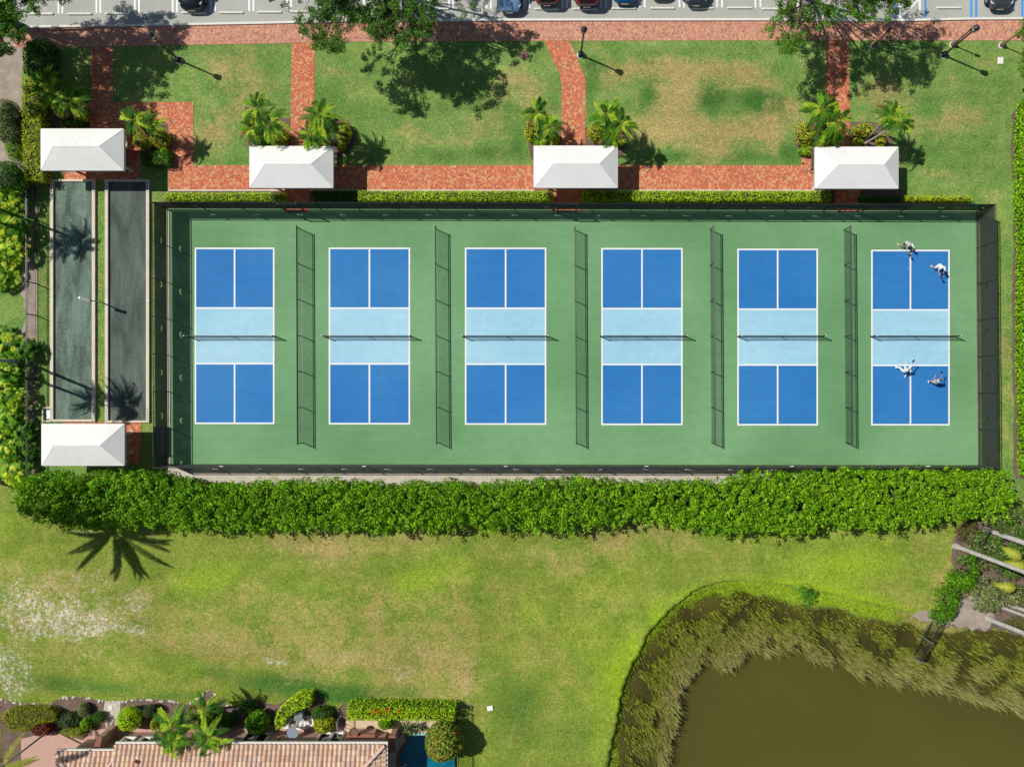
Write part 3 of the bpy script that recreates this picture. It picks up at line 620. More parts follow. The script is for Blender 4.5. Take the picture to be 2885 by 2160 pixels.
# ---- canopies
CAN = [(115,363,348,480,'above the bocce courts beside the yellow hedge'), (703,412,938,529,'along the brick path, second from the left'), (1504,411,1740,529,'below the bent brick path, over the middle gate'),
       (2297,414,2531,531,'rightmost along the brick path, ending on the lawn'), (117,1194,350,1311,'at the lower end of the bocce courts beside the leafy hedge')]
for q, (x0, y0, x1, y1, lb) in enumerate(CAN):
    ez = 2.5; a = W(x0, y1, ez); b = W(x1, y0, ez); cx, cy = (a[0]+b[0])/2, (a[1]+b[1])/2; hx, hy = (b[0]-a[0])/2, (b[1]-a[1])/2; rz = 3.22; rh = 1.66
    e = empty('shade_canopy', (cx, cy, 0), 'white hipped shade canopy '+lb, 'canopy', 'white shade canopies beside the courts')
    g = G(); n = 16
    def sag(u, v): return 0
    E = [(cx-hx, cy-hy), (cx+hx, cy-hy), (cx+hx, cy+hy), (cx-hx, cy+hy)]; r0 = (cx-rh, cy); r1 = (cx+rh, cy)
    def face(P, Q, r, s, nu=14, nv=5):
        vs = []
        for j in range(nv+1):
            for i in range(nu+1):
                u = i/nu; v = j/nv; A = [P[k]*(1-u)+Q[k]*u for k in (0, 1)]; B = [r[k]*(1-u)+s[k]*u for k in (0, 1)]
                z = ez+(rz-ez)*v-0
                vs.append((A[0]*(1-v)+B[0]*v, A[1]*(1-v)+B[1]*v, z))
        fs = [(j*(nu+1)+i, j*(nu+1)+i+1, (j+1)*(nu+1)+i+1, (j+1)*(nu+1)+i) for j in range(nv) for i in range(nu)]
        g.add(vs, fs)
    face(E[0], E[1], r0, r1); face(E[2], E[3], r1, r0); face(E[1], E[2], r1, r1); face(E[3], E[0], r0, r0)
    g.obj('roof', M['fabric'], e)
    g = G(); t = .015
    g.box((cx-hx, cy-hy-t, ez-.24), (cx+hx, cy-hy, ez-.002)); g.box((cx-hx, cy+hy, ez-.24), (cx+hx, cy+hy+t, ez-.002))
    g.box((cx-hx-t, cy-hy, ez-.24), (cx-hx, cy+hy, ez-.002)); g.box((cx+hx, cy-hy, ez-.24), (cx+hx+t, cy+hy, ez-.002)); g.obj('valance', M['valance'], e)
    g = G()
    for u in (-.5, 0, .5): g.bar((cx+hx*u*1.0, cy-hy+.02, ez+.003), (cx+rh*u, cy-.02, rz-.006), .02, .006); g.bar((cx+hx*u, cy+hy-.02, ez+.003), (cx+rh*u, cy+.02, rz-.006), .02, .006)
    g.bar((cx-rh, cy, rz+.002), (cx+rh, cy, rz+.002), .05, .01)
    for (x_, y_), r_ in zip(E, (r0, r1, r1, r0)): g.bar((x_, y_, ez), (r_[0], r_[1], rz), .04, .01)
    g.obj('seams', M['fabric'], e)
    for sx in (-1, 1):
        for sy in (-1, 1):
            g = G(); g.box((cx+sx*(hx-.85)-.06, cy+sy*(hy-.75)-.06, 0), (cx+sx*(hx-.85)+.06, cy+sy*(hy-.75)+.06, ez)); g.box((cx+sx*(hx-.85)-.12, cy+sy*(hy-.75)-.12, 0), (cx+sx*(hx-.85)+.12, cy+sy*(hy-.75)+.12, .04)); g.obj('post', M['cream'], e)
    g = G()
    for sy in (-1, 1): g.bar((cx-hx+.1, cy+sy*(hy-.75), ez-.05), (cx+hx-.1, cy+sy*(hy-.75), ez-.05), .08, .1)
    for sx in (-1, 1): g.bar((cx+sx*(hx-.85), cy-hy+.1, ez-.14), (cx+sx*(hx-.85), cy+hy-.1, ez-.14), .08, .1)
    g.obj('frame', M['cream'], e)
# benches peeping out from under canopies
def bench(px, py, rz, label, mat='iron', L=1.6):
    c = W(px, py); e = empty('park_bench', c, label, 'bench', 'benches near the canopies', rz)
    g = G()
    for i in range(6): g.box((-L/2, -.24+i*.085, .42), (L/2, -.18+i*.085, .45))
    g.obj('seat', M[mat], e, world=False); g = G()
    for i in range(5): g.bar((-L/2, .27+i*.02, .52+i*.09), (L/2, .27+i*.02, .52+i*.09), .03, .06)
    g.obj('backrest', M[mat], e, world=False)
    for s_ in (-1, 1):
        g = G(); x = s_*(L/2-.06); g.bar((x, -.22, 0), (x, -.2, .42), .05, .05); g.bar((x, .26, 0), (x, .36, .92), .05, .05); g.bar((x, -.22, .41), (x, .27, .41), .05, .04); g.bar((x, -.24, .62), (x, .3, .62), .05, .04); g.bar((x, -.22, .41), (x, -.22, .62), .04, .04); g.obj('leg', M['iron'], e, world=False)
    return e
bench(2289, 456, R(90), 'dark slatted bench on bricks poking out left of the rightmost canopy')
bench(2318, 536, R(180), 'slatted bench at the lower left corner of the rightmost canopy')
bench(945, 452, R(90), 'slatted bench poking out right of the second canopy')
bench(357, 412, R(90), 'pale slatted bench between the topmost canopy and a palm bed', 'cream')
bench(366, 454, R(60), 'brown slatted bench right of the topmost canopy by the dark hedge', 'terracotta')
bench(1690, 535, R(180), 'slatted bench at the lower edge of the third canopy beside hedge')
bench(462, 1240, R(90), 'dark slatted bench against the tall windscreen fence by the lower canopy', 'iron', 2.2)
# ---- car park: stall lines, wheel stops
g = G(); z = .017
for xa, xb in ((165,176),(272,283),(380,392),(487,499),(594,606),(702,714),(809,820),(917,929),(1025,1037),(1150,1162),(1265,1277),(1371,1383),(1478,1491),(1585,1598),(1693,1707),(1802,1816),(1914,1927),(2020,2034),(2128,2142)):
    yb = 38-(xa-270)/1200*14 if xa < 1500 else 22
    for x in (xa, xb): g.sheet([W2(x-2.6, -180), W2(x+2.6, -180), W2(x+2.6, yb), W2(x-2.6, yb)], z)
g.sheet([W2(2588,-180), W2(2594,-180), W2(2594,53), W2(2588,53)], z)
g.sheet([W2(2533,53), W2(2539,53), W2(2597,-6), W2(2590,-6)], z+.004); g.sheet([W2(2532,-180), W2(2538,-180), W2(2538,50), W2(2532,50)], z)
tag(g.obj('stall_lines', M['white']), kind='structure')
g = G()
for x in (2524, 2607, 2736, 2750, 2880): g.sheet([W2(x-3, -180), W2(x+3, -180), W2(x+3, 51), W2(x-3, 51)], z)
tag(g.obj('accessible_lines', M['bluepaint']), kind='structure')
sheet('raised_island', [(2215,-300),(2256,-300),(2256,56),(2215,56)], .14, M['mulch'], .14)
g = G(); g.prism([W2(2243,-300), W2(2250,-300), W2(2250,55.5), W2(2243,55.5)], 0, .155); tag(g.obj('island_kerb', M['kerb']), kind='structure')
e0 = empty('wheel_stop', (0, 0, .012), '', 'wheel stop', 'concrete wheel stops of the car park')
g = G(); prof = [(-.08, 0), (-.06, .11), (.06, .11), (.08, 0)]; vs = []
for x, k in ((-.93, .8), (-.88, 1), (.88, 1), (.93, .8)): vs += [(x, p[0]*k, p[1]*k) for p in prof]
fs = [(i*4+j, i*4+(j+1) % 4, (i+1)*4+(j+1) % 4, (i+1)*4+j) for i in range(3) for j in range(4)]+[(3, 2, 1, 0), (12, 13, 14, 15)]
g.add(vs, fs); g.obj('concrete_bar', M['kerb'], e0, world=False)
for s_ in (-1, 1): g = G(); g.tube([(s_*.65, 0, .10), (s_*.65, 0, .125)], .022, 8); g.obj('anchor_bolt', M['grey'], e0, world=False)
STOPS = [(117,41,'leftmost wheel stop, in tree shade'), (225,41,'shaded wheel stop, second from the left'), (332,40,'half shaded wheel stop above the brick sidewalk'), (439,40,'sunlit wheel stop left of the black car'), (548,37.5,'wheel stop under the nose of the black car'), (652,37.5,'sunlit wheel stop right of the black car'), (760,36,'wheel stop just left of the big tree'), (852,35,'wheel stop under the left limbs of the big tree'),
 (1230,27,'wheel stop in shade under the big tree'), (1540,27,'wheel stop behind the black car with red lamps'), (1648,27,'wheel stop behind the dark maroon car'), (1757,26,'wheel stop before the blue car'), (1866,25,'wheel stop before the white car'), (1975,25,'wheel stop before the dark grey car'), (2083,24,'wheel stop of the empty sunlit stall right of the grey car'), (2180,27,'wheel stop beneath the tree by the raised island'), (2672,24,'dark shaded wheel stop in the accessible stall')]
for k, (x, y, lb) in enumerate(STOPS):
    o = e0 if k == 0 else copy_tree(e0); p = W(x, y); o.location = (p[0], p[1], .012); o['label'] = 'concrete '+lb
# ---- lamp posts on the lawn
def lamp(px, py, h, label):
    b = Vector(W(px, py)); e = empty('lamp_post', b, label, 'lamp post', 'lamp posts along the sidewalk')
    g = G(); g.tube([b, b+Vector((0, 0, .05))], .30, 20); g.obj('footing', M['kerb'], e)
    g = G(); g.box((b.x-.2, b.y-.2, .05), (b.x+.2, b.y+.2, .22)); g.box((b.x-.14, b.y-.14, .22), (b.x+.14, b.y+.14, .45)); g.obj('base', M['black'], e)
    g = G(); g.tube([b+Vector((0, 0, .45)), b+Vector((0, 0, h-.45))], [.075, .055], 12); g.obj('pole', M['black'], e)
    g = G(); g.tube([b+Vector((0, 0, z_)) for z_ in (h-.45, h-.4, h-.38)], [.07, .17, .19], 16); g.obj('collar', M['black'], e)
    g = G(); g.tube([b+Vector((0, 0, z_)) for z_ in (h-.38, h-.2, h-.06)], [.13, .2, .22], 16); g.obj('globe', M['cream'], e)
    g = G(); g.tube([b+Vector((0, 0, z_)) for z_ in (h-.06, h-.02, h+.07, h+.1, h+.16)], [.235, .22, .12, .045, .02], 16); g.obj('cap', M['black'], e, smooth=True)
lamp(504, 170, 4.0, 'tall black lamp post on the lawn nearest the black parked car'); lamp(1636, 156, 4.0, 'tall black lamp post right beside the bent brick path')
lamp(2658, 156, 4.2, 'tall black lamp post on the lawn near the accessible stalls')
def sign_post(px, py, h, label):
    b = Vector(W(px, py)); e = empty('bollard_light', b, label, 'post light', 'shorter posts with wide round footings'); 
    g = G(); g.tube([b, b+Vector((0, 0, .06))], .26, 18); g.obj('footing', M['kerb'], e)
    g = G(); g.tube([b+Vector((0, 0, z_)) for z_ in (.06, .2, .45, .6)], [.2, .19, .12, .06], 14); g.obj('base', M['iron'], e)
    g = G(); g.tube([b+Vector((0, 0, .6)), b+Vector((0, 0, h))], .045, 10); g.obj('pole', M['black'], e)
    g = G(); g.tube([b+Vector((0, 0, h-.35)), b+Vector((0, 0, h-.3)), b+Vector((0, 0, h+.02))], [.05, .11, .1], 10); g.obj('lantern', M['black'], e)
sign_post(2461, 130, 2.6, 'short black post light in the shade of the right tree'); sign_post(2684, 127, 2.6, 'short black post light just above the rightmost tall lamp post'); sign_post(2822, 129, 2.6, 'short post light nearest the upper right corner')
# small fixtures on the grass
b = W(1476, 156); e = empty('manhole_cover', b, 'round rusty brown manhole cover in the lawn near the bent path', 'manhole cover'); g = G(); g.tube([(b[0], b[1], 0), (b[0], b[1], .03)], .36, 24); g.obj('rim', M['iron'], e); g = G(); g.tube([(b[0], b[1], .03), (b[0], b[1], .045)], .31, 24); g.obj('lid', M['iron'], e)
b = W(2818, 172); g = G(); g.box((-.2, -.26, 0), (.2, .26, .06)); g.box((-.16, -.22, .06), (.16, .22, .075)); o = g.obj('utility_box', M['cream']); o.location = b; tag(o, 'small pale utility box lid set in the lawn at upper right', 'utility box')
b = W(1381, 1993); g = G(); g.box((-.22, -.17, 0), (.22, .17, .1)); g.box((-.17, -.12, .1), (.17, .12, .12)); o = g.obj('utility_box', M['white']); o.location = b; o.rotation_euler.z = .2; tag(o, 'small white utility box on the lower lawn right of the pool hedge', 'utility box')
# ------------------------------------------------------------ foliage builders
def leafset(P, Nn, L, Wd, cols, jit=.5, rs=RS):
    """arrays of single leaves: folded diamonds"""
    n = len(P); Nn = Nn+rs.randn(n, 3)*jit; Nn /= np.linalg.norm(Nn, axis=1)[:, None]+1e-9
    T = rs.randn(n, 3); T -= Nn*(T*Nn).sum(1)[:, None]; T /= np.linalg.norm(T, axis=1)[:, None]+1e-9
    B = np.cross(Nn, T); L = (L*rs.uniform(.7, 1.3, n))[:, None]; Wd = (Wd*rs.uniform(.7, 1.3, n))[:, None]
    V = np.stack([P-T*L*.5, P+B*Wd*.5+Nn*Wd*.12, P+T*L*.5-Nn*L*.08, P-B*Wd*.5+Nn*Wd*.12], 1).reshape(-1, 3)
    F = np.arange(4*n).reshape(-1, 4); return V, F, np.repeat(cols, 4, axis=0)
def pal(n, cols, rs=RS, var=.18):
    c = np.array([lin(c, 1) for c in cols])*np.array([1.75, 1.45, 1.0]); k = rs.randint(0, len(c), n)
    out = c[k]*rs.uniform(1-var, 1+var, n)[:, None]; return np.clip(out, 0, 1)
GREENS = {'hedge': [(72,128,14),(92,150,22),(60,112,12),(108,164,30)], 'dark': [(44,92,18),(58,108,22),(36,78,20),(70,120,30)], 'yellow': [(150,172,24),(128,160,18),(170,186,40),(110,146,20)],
  'lime': [(130,176,16),(150,190,26),(108,154,14),(166,200,44)], 'croton': [(160,172,44),(136,158,34),(172,178,70),(98,134,28)], 'oak': [(58,100,42),(70,116,50),(46,84,36),(88,130,68)], 'oak2': [(66,114,38),(82,132,46),(54,96,34),(98,146,60)],
  'palm': [(58,106,24),(84,132,30),(124,160,50),(36,80,22),(48,98,26)], 'grey': [(88,112,72),(104,128,86),(72,98,60),(130,145,115)], 'leafy': [(80,136,22),(112,160,34),(60,112,20),(150,180,50)], 'ficus': [(68,124,12),(86,142,18),(50,98,12),(112,164,34)], 'ficus2': [(84,140,14),(104,158,22),(66,116,12),(134,178,40)],
  'red': [(104,34,40),(84,28,32),(130,62,56),(60,44,30)], 'flower': [(180,176,40),(90,130,30),(100,145,30),(80,120,26)], 'dfan': [(50,72,50),(70,92,60),(40,60,42)], 'date': [(120,130,50),(146,146,60),(96,116,44)]}
def foliage_obj(name, parts, mat='leaf', parent=None, loc=None):
    V = []; F = []; C = []; k = 0
    for v, f, c in parts: V.append(v); F.append(f+k); C.append(c); k += len(v)
    V = np.vstack(V)
    if loc is not None: V = V-np.array(loc)
    return npmesh(name, V, np.vstack(F), M[mat], parent, np.vstack(C))
def shell(n, c, r, rs=RS, up=.0, thick=.25, low=-1):
    """points near the surface of an ellipsoid with lumps; returns P, normal"""
    d = rs.randn(int(n*1.6)+8, 3); d /= np.linalg.norm(d, axis=1)[:, None]; d = d[d[:, 2] > low][:n]
    if up: d[:, 2] = np.abs(d[:, 2])*up+d[:, 2]*(1-up)
    rad = 1-thick*rs.rand(len(d))**2
    r = np.array(r); return np.array(c)+d*r*rad[:, None], d/r*r.mean()
def clumps(cent, rr, n_each, ls, lw, cols, jit=.5, low=-.35, thick=.3):
    out = []
    for c, r in zip(cent, rr):
        P, D = shell(n_each, c, (r, r, r*.8), low=low, thick=thick)
        out.append(leafset(P, D, ls, lw, pal(len(P), cols)*RS.uniform(.85, 1.12), jit))
    return out
def vnoise(x, y):
    x = np.asarray(x, float)+500; y = np.asarray(y, float)+500; i = np.floor(x).astype(int) % 256; j = np.floor(y).astype(int) % 256; u = x-np.floor(x); v = y-np.floor(y); u = u*u*(3-2*u); v = v*v*(3-2*v)
    return (VT[i, j]*(1-u)+VT[(i+1) % 256, j]*u)*(1-v)+(VT[i, (j+1) % 256]*(1-u)+VT[(i+1) % 256, (j+1) % 256]*u)*v
VT = np.random.RandomState(3).rand(256, 256)
def inset(poly, w):
    n = len(poly); ar = sum(poly[i][0]*poly[(i+1) % n][1]-poly[(i+1) % n][0]*poly[i][1] for i in range(n)); s = 1 if ar > 0 else -1; out = []
    for i in range(n):
        a = Vector(poly[i-1]); b = Vector(poly[i]); c = Vector(poly[(i+1) % n]); d1 = (b-a).normalized(); d2 = (c-b).normalized(); n1 = Vector((-d1.y, d1.x))*s; n2 = Vector((-d2.y, d2.x))*s; m = n1+n2; out.append(tuple(b+m*(w/max(.5, 1+n1.dot(n2)))))
    return out
def bush(px, py, rx, ry, h, name, label, cat, cols, n=900, ls=.11, lw=.07, group=None, mat='leaf', flowers=None, zc=None, lumps=7, low=-.2):
    b = W(px, py, h*.7); b = (b[0], b[1], 0); e = empty(name, b, label, cat, group); rx /= PPM; ry /= PPM
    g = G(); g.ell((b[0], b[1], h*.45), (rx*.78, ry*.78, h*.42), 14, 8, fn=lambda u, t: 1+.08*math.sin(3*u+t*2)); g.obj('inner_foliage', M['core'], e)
    g = G()
    for k in range(4):
        a = k*1.6+random.random(); g.tube([(b[0], b[1], 0), (b[0]+math.cos(a)*rx*.25, b[1]+math.sin(a)*ry*.25, h*.3), (b[0]+math.cos(a)*rx*.5, b[1]+math.sin(a)*ry*.5, h*.6)], [.04, .03, .015], 5)
    g.obj('stem', M['bark'], e)
    n = int(n*1.7); P, D = shell(n, (b[0], b[1], h*.5), (rx, ry, h*.5), low=-.7, thick=.12)
    w = 1+.07*np.sin(P[:, 0]*7+P[:, 2]*4)*np.cos(P[:, 1]*6)+.05*np.sin(P[:, 0]*13)*np.sin(P[:, 1]*15); cc = np.array([b[0], b[1], h*.5]); P = cc+(P-cc)*w[:, None]
    parts = [leafset(P, D, ls, lw, pal(len(P), cols), .55)]
    k = lumps
    if k:
        d = RS.randn(k, 3); d[:, 2] = np.abs(d[:, 2]); d /= np.linalg.norm(d, axis=1)[:, None]; C_ = np.array([b[0], b[1], h*.5])+d*np.array([rx, ry, h*.5])*.82
        parts += clumps(C_, RS.uniform(.22, .34, k)*min(rx, ry), max(20, n//(k*3)), ls, lw, cols)
    foliage_obj('leaves', parts, mat, e, b)
    if flowers:
        m = flowers[1]; P, D = shell(m, (b[0], b[1], h*.52), (rx*1.02, ry*1.02, h*.52), low=0, thick=.05)
        v, f, c = leafset(P, D, ls*1.0, ls*.8, pal(len(P), [flowers[0]]), .3); foliage_obj('blossoms', [(v, f, c)], mat, e, b)
    return e
def hedge_box(pxpoly, z, label, cols, dens=140, ls=.10, lw=.065, amp=.08, name='hedge', group=None, mat='leaf', zmin=.1, cat='hedge', lump=0, lr=.3, jit=.5):
    poly = [W2(a, b, z) for a, b in pxpoly]; c = np.mean(poly, 0); b = (c[0], c[1], 0); e = empty(name, b, label, cat, group)
    inner = inset(poly, .12)
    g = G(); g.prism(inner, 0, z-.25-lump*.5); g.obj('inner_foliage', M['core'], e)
    A = parea(poly); n = int(A*dens); q = sample_poly(poly, n); ed = edge_dist(q[:, 0], q[:, 1], poly)
    def hf(x, y): return amp*1.6*(vnoise(x*2.3, y*2.3)+.6*vnoise(x*5.1+9, y*5.1)-.8)
    zz = z+hf(q[:, 0], q[:, 1])-np.clip(.10-ed, 0, 1)**1*.9-RS.rand(n)**2*.10
    P = np.stack([q[:, 0], q[:, 1], zz], 1); D = np.tile([0, 0, 1.], (n, 1)); parts = [leafset(P, D, ls, lw, pal(n, cols)*(.72+.5*vnoise(q[:, 0]*2.7+3, q[:, 1]*2.7))[:, None], jit)]
    m = len(poly); ar = sum(poly[i][0]*poly[(i+1) % m][1]-poly[(i+1) % m][0]*poly[i][1] for i in range(m)); sg = 1 if ar > 0 else -1
    for i in range(m):
        a = np.array(poly[i]); bb = np.array(poly[(i+1) % m]); L = np.linalg.norm(bb-a); k = int(L*z*dens*.55)
        if k < 2: continue
        t = RS.rand(k); nn = np.array([(bb-a)[1], -(bb-a)[0]])/L*sg; zz = zmin+(z-zmin)*RS.rand(k)
        of = RS.rand(k)**2*-.12+amp*.6*vnoise(t*L*3, zz*3+i*7); xy = a+(bb-a)*t[:, None]+nn*of[:, None]
        parts.append(leafset(np.column_stack([xy, zz]), np.tile([nn[0], nn[1], .35], (k, 1)), ls, lw, pal(k, cols), jit))
    if lump:
        k = int(A*2.2); q = sample_poly(poly, k); parts += clumps(np.column_stack([q, np.full(k, z-.1)+RS.rand(k)*lump]), RS.uniform(.6, 1.2, k)*lr, 60, ls, lw, cols)
    foliage_obj('leaves', parts, mat, e, b); return e
# ---- the big hedge: overlapping leafy mounds
TOPE = [(28,1372),(70,1342),(110,1336),(420,1338),(470,1357),(700,1366),(900,1358),(1100,1368),(1280,1362),(1330,1368),(1440,1358),(1660,1352),(1760,1362),(2000,1360),(2130,1338),(2300,1328),(2560,1325),(2760,1325),(2850,1328)]
BOTE = [(2870,1400),(2830,1455),(2740,1462),(2600,1476),(2480,1492),(2340,1486),(2230,1505),(2160,1504),(2060,1505),(1960,1490),(1880,1478),(1810,1462),(1770,1458),(1740,1478),(1690,1480),(1600,1492),(1450,1490),(1360,1495),(1330,1482),(1240,1490),(1160,1498),(1060,1492),(1000,1488),(800,1488),(560,1490),(480,1485),(380,1480),(250,1488),(170,1486),(110,1468),(50,1440)]
BH = 3.2
hp = [W2(a, b, BH-.3) for a, b in TOPE+BOTE]; hc = W(1450, 1420, BH); e = empty('ficus_hedge', (hc[0], hc[1], 0), 'long tall bright green ficus hedge running beneath the courts', 'hedge')
top = [W2(a, b, BH-.3) for a, b in TOPE]; bot = [W2(a, b, BH-.3) for a, b in BOTE]
g = G(); cxs = np.array(hp)
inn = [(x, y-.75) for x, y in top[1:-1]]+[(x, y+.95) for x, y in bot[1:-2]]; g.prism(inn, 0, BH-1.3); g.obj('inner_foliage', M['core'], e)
g = G()
for k in range(48):
    x = hc[0]-34+k*1.5; y = hc[1]+random.uniform(-.5, .5)
    for s_ in (-1, 1): g.tube([(x, y, 0), (x+.2*s_, y+.3*s_, 1.2), (x+.4*s_, y+.9*s_, 2.4)], [.09, .06, .03], 6)
g.obj('stems', M['bark'], e)
A = parea(hp); gs = .39; qx, qy = np.meshgrid(np.arange(min(p[0] for p in hp), max(p[0] for p in hp), gs), np.arange(min(p[1] for p in hp), max(p[1] for p in hp), gs)); q = np.column_stack([qx.ravel(), qy.ravel()])+RS.uniform(-.26, .26, (qx.size, 2)); q = q[inpoly(q[:, 0], q[:, 1], hp)]; k = len(q); ed = edge_dist(q[:, 0], q[:, 1], hp)
pxq = q[:, 0]*PPM*1.05+NX; fr = np.clip(pxq/2885, 0, 1)
zq = BH-.55-np.clip(.5-ed, 0, 1)*1.0+RS.uniform(-.5, .42, k)*(1.15-.5*fr)+.12*np.sin(q[:, 0]*1.7)
rr = RS.uniform(.24, .50, k)*(1.1-.4*fr)
parts = []
for i in range(k):
    P, D = shell(int(120-10*fr[i]), (q[i, 0], q[i, 1], zq[i]), (rr[i], rr[i], rr[i]*.85), low=-.3, thick=.35)
    mixf = RS.rand() < .15+.75*fr[i]
    parts.append(leafset(P, D, .145-.02*fr[i], .088-.012*fr[i], pal(len(P), GREENS['ficus2' if mixf else 'ficus'], var=.22)*RS.uniform(.72, 1.2), .55))
kk = 2600; qs = sample_poly(hp, kk); fs_ = np.clip((qs[:, 0]*PPM*1.05+NX)/2885, 0, 1)
for i in range(kk):
    m = 12; tt = np.linspace(0, 1, m)[:, None]; l_ = RS.uniform(.22, .5); a_ = RS.uniform(0, 6.28)
    P = np.array([qs[i, 0], qs[i, 1], BH-.35+RS.uniform(-.25, .2)])+tt*np.array([math.cos(a_)*l_*.8, math.sin(a_)*l_*.6-.15*l_, l_*.7])+RS.randn(m, 3)*.035
    parts.append(leafset(P, np.tile([math.cos(a_)*.3, math.sin(a_)*.3, 1.], (m, 1)), .15, .07, pal(m, GREENS['ficus2' if RS.rand() < .3+.6*fs_[i] else 'ficus'])*RS.uniform(.8, 1.25), .5))
# lower skirts on both long sides and stray shoots
for line, sg in ((top, 1), (bot, -1)):
    for (x0, y0), (x1, y1) in zip(line[:-1], line[1:]):
        L = math.dist((x0, y0), (x1, y1)); 
        for t in range(int(L*3.2)):
            u = random.random(); z_ = random.uniform(.3, 2.4); c = (x0+(x1-x0)*u, y0+(y1-y0)*u-sg*.25+random.uniform(-.15, .15), z_)
            P, D = shell(60, c, (.35, .3, .35), low=-.8); parts.append(leafset(P, D, .15, .09, pal(len(P), GREENS['ficus'], var=.22), .5))
        for t in range(int(L*(.35 if sg > 0 else 1.1))):
            u = random.random(); a = np.array((x0+(x1-x0)*u, y0+(y1-y0)*u, BH-.7+random.uniform(-.3, .5))); m = 34; tt = RS.rand(m, 1); ln_ = random.uniform(.15, .5)
            P = a+tt*np.array([random.uniform(-.4, .6)*ln_, sg*ln_, ln_*.5])+RS.randn(m, 3)*.09; parts.append(leafset(P, np.tile([0, 0, 1.], (m, 1)), .15, .085, pal(m, GREENS['ficus2']), .6))
foliage_obj('leaves', parts, 'leaf', e, (hc[0], hc[1], 0))
# ---- clipped hedges
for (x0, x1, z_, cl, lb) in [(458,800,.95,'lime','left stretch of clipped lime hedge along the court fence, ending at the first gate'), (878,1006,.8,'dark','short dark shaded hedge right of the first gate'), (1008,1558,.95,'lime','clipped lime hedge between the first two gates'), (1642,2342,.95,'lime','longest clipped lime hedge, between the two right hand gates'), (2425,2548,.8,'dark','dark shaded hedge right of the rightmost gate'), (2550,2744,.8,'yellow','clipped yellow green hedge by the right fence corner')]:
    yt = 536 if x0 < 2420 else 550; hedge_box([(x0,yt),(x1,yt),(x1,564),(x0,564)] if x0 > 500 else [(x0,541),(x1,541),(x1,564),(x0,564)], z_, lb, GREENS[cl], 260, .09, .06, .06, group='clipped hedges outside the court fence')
hedge_box([(62,108),(130,108),(132,150),(130,208),(66,208)], 1.6, 'dark green clipped hedge block below the sidewalk at upper left', GREENS['dark'], 190, .12, .08, .12)
hedge_box([(60,215),(110,215),(112,300),(114,470),(118,508),(70,508),(62,470),(60,330)], 1.3, 'long yellow green clipped hedge left of the topmost canopy', GREENS['yellow'], 200, .11, .07, .12)
hedge_box([(2914,262),(2990,262),(2990,1345),(2918,1345),(2914,1200),(2908,1000),(2910,700),(2904,520),(2906,330)], 2.0, 'tall clipped green hedge down the right edge beside the grass strip', GREENS['ficus2'], 230, .16, .10, .14)
hedge_box([(398,425),(474,425),(474,462),(398,462)], .9, 'dark green low hedge below the palm bed right of the topmost canopy', GREENS['dark'], 220, .1, .07, .1)
# ---- planting beds by the canopies
for P in ([(128,215),(236,270),(252,300),(252,362),(110,362),(110,230)], [(330,350),(474,350),(474,466),(396,466),(396,362),(330,362)], [(690,300),(818,335),(818,412),(690,412)], [(886,330),(985,340),(1003,400),(975,440),(940,455),(886,412)], [(1480,350),(1582,350),(1582,412),(1500,450),(1484,400)], [(1650,360),(1770,350),(1765,420),(1745,445),(1650,420)], [(2242,360),(2327,340),(2327,420),(2298,440),(2250,440),(2236,400)], [(2397,345),(2480,345),(2520,400),(2500,418),(2397,418)]):
    sheet('mulch_bed', P, .014, M['mulch'], rag=.07)
CRO = [(100,258,24,22,1.0,'yellow','loose yellow green shrub on the clipped hedge edge at upper left'),(218,258,22,18,1.1,'croton','yellow leaved croton at the top of the upper left palm clump'),(182,318,17,15,.9,'croton','yellow croton beneath the upper left palm, left of its trunks'),(229,322,20,19,1.0,'croton','yellow croton right of the upper left palm trunks'),(205,345,40,13,.7,'dark','low dark shrub between the upper left palm and the canopy'),
 (397,395,27,25,1.1,'croton','rounded yellow croton right of the topmost canopy'),(450,388,26,28,1.1,'croton','yellow croton at the right side of the bed near the topmost canopy'),(462,438,16,24,.8,'leafy','green shrub at the lower right of the bed near the topmost canopy'),
 (705,352,20,22,1.0,'croton','yellow croton at the left of the bed above the second canopy'),(790,385,24,24,1.0,'croton','yellow green croton beside the straight path above the second canopy'),(735,395,26,14,.7,'dark','dark low shrub above the second canopy'),
 (968,372,20,34,1.1,'croton','yellow edged croton at the outer side of the bed right of second canopy'),(885,390,16,24,.9,'yellow','yellow green shrub at the upper right corner of the second canopy'),(962,412,12,12,.7,'croton','small bright croton low in the bed right of the second canopy'),
 (1494,370,16,30,1.1,'croton','tall yellow croton at the left of the bed above the third canopy'),(1562,390,15,20,.9,'croton','yellow croton beside the bent path, left side'),(1520,405,20,12,.6,'leafy','low green shrub above the third canopy'),
 (1680,372,26,26,1.1,'croton','big yellow croton right of the bent path'),(1745,395,18,14,.9,'croton','yellow croton at the right end of the bed beyond the bent path'),
 (2268,375,24,34,1.1,'croton','tall bright yellow croton left of the right straight path'),(2275,425,26,14,.6,'leafy','feathery green low shrub above the rightmost canopy'),(2330,405,20,8,.7,'croton','thin yellow croton at the top edge of the rightmost canopy'),
 (2437,365,34,18,1.1,'croton','wide bright yellow croton right of the right straight path'),(2417,400,17,12,.8,'croton','small yellow croton just above the rightmost canopy'),(2485,395,14,20,.8,'croton','yellow croton at the outer end of the rightmost bed')]
for x, y, rx, ry, h, cl, lb in CRO: bush(x, y, rx, ry, h, 'croton_shrub' if cl == 'croton' else 'shrub', lb, 'shrub', GREENS[cl], 520, .10, .065, 'shrubs in the beds by the canopies', lumps=5)
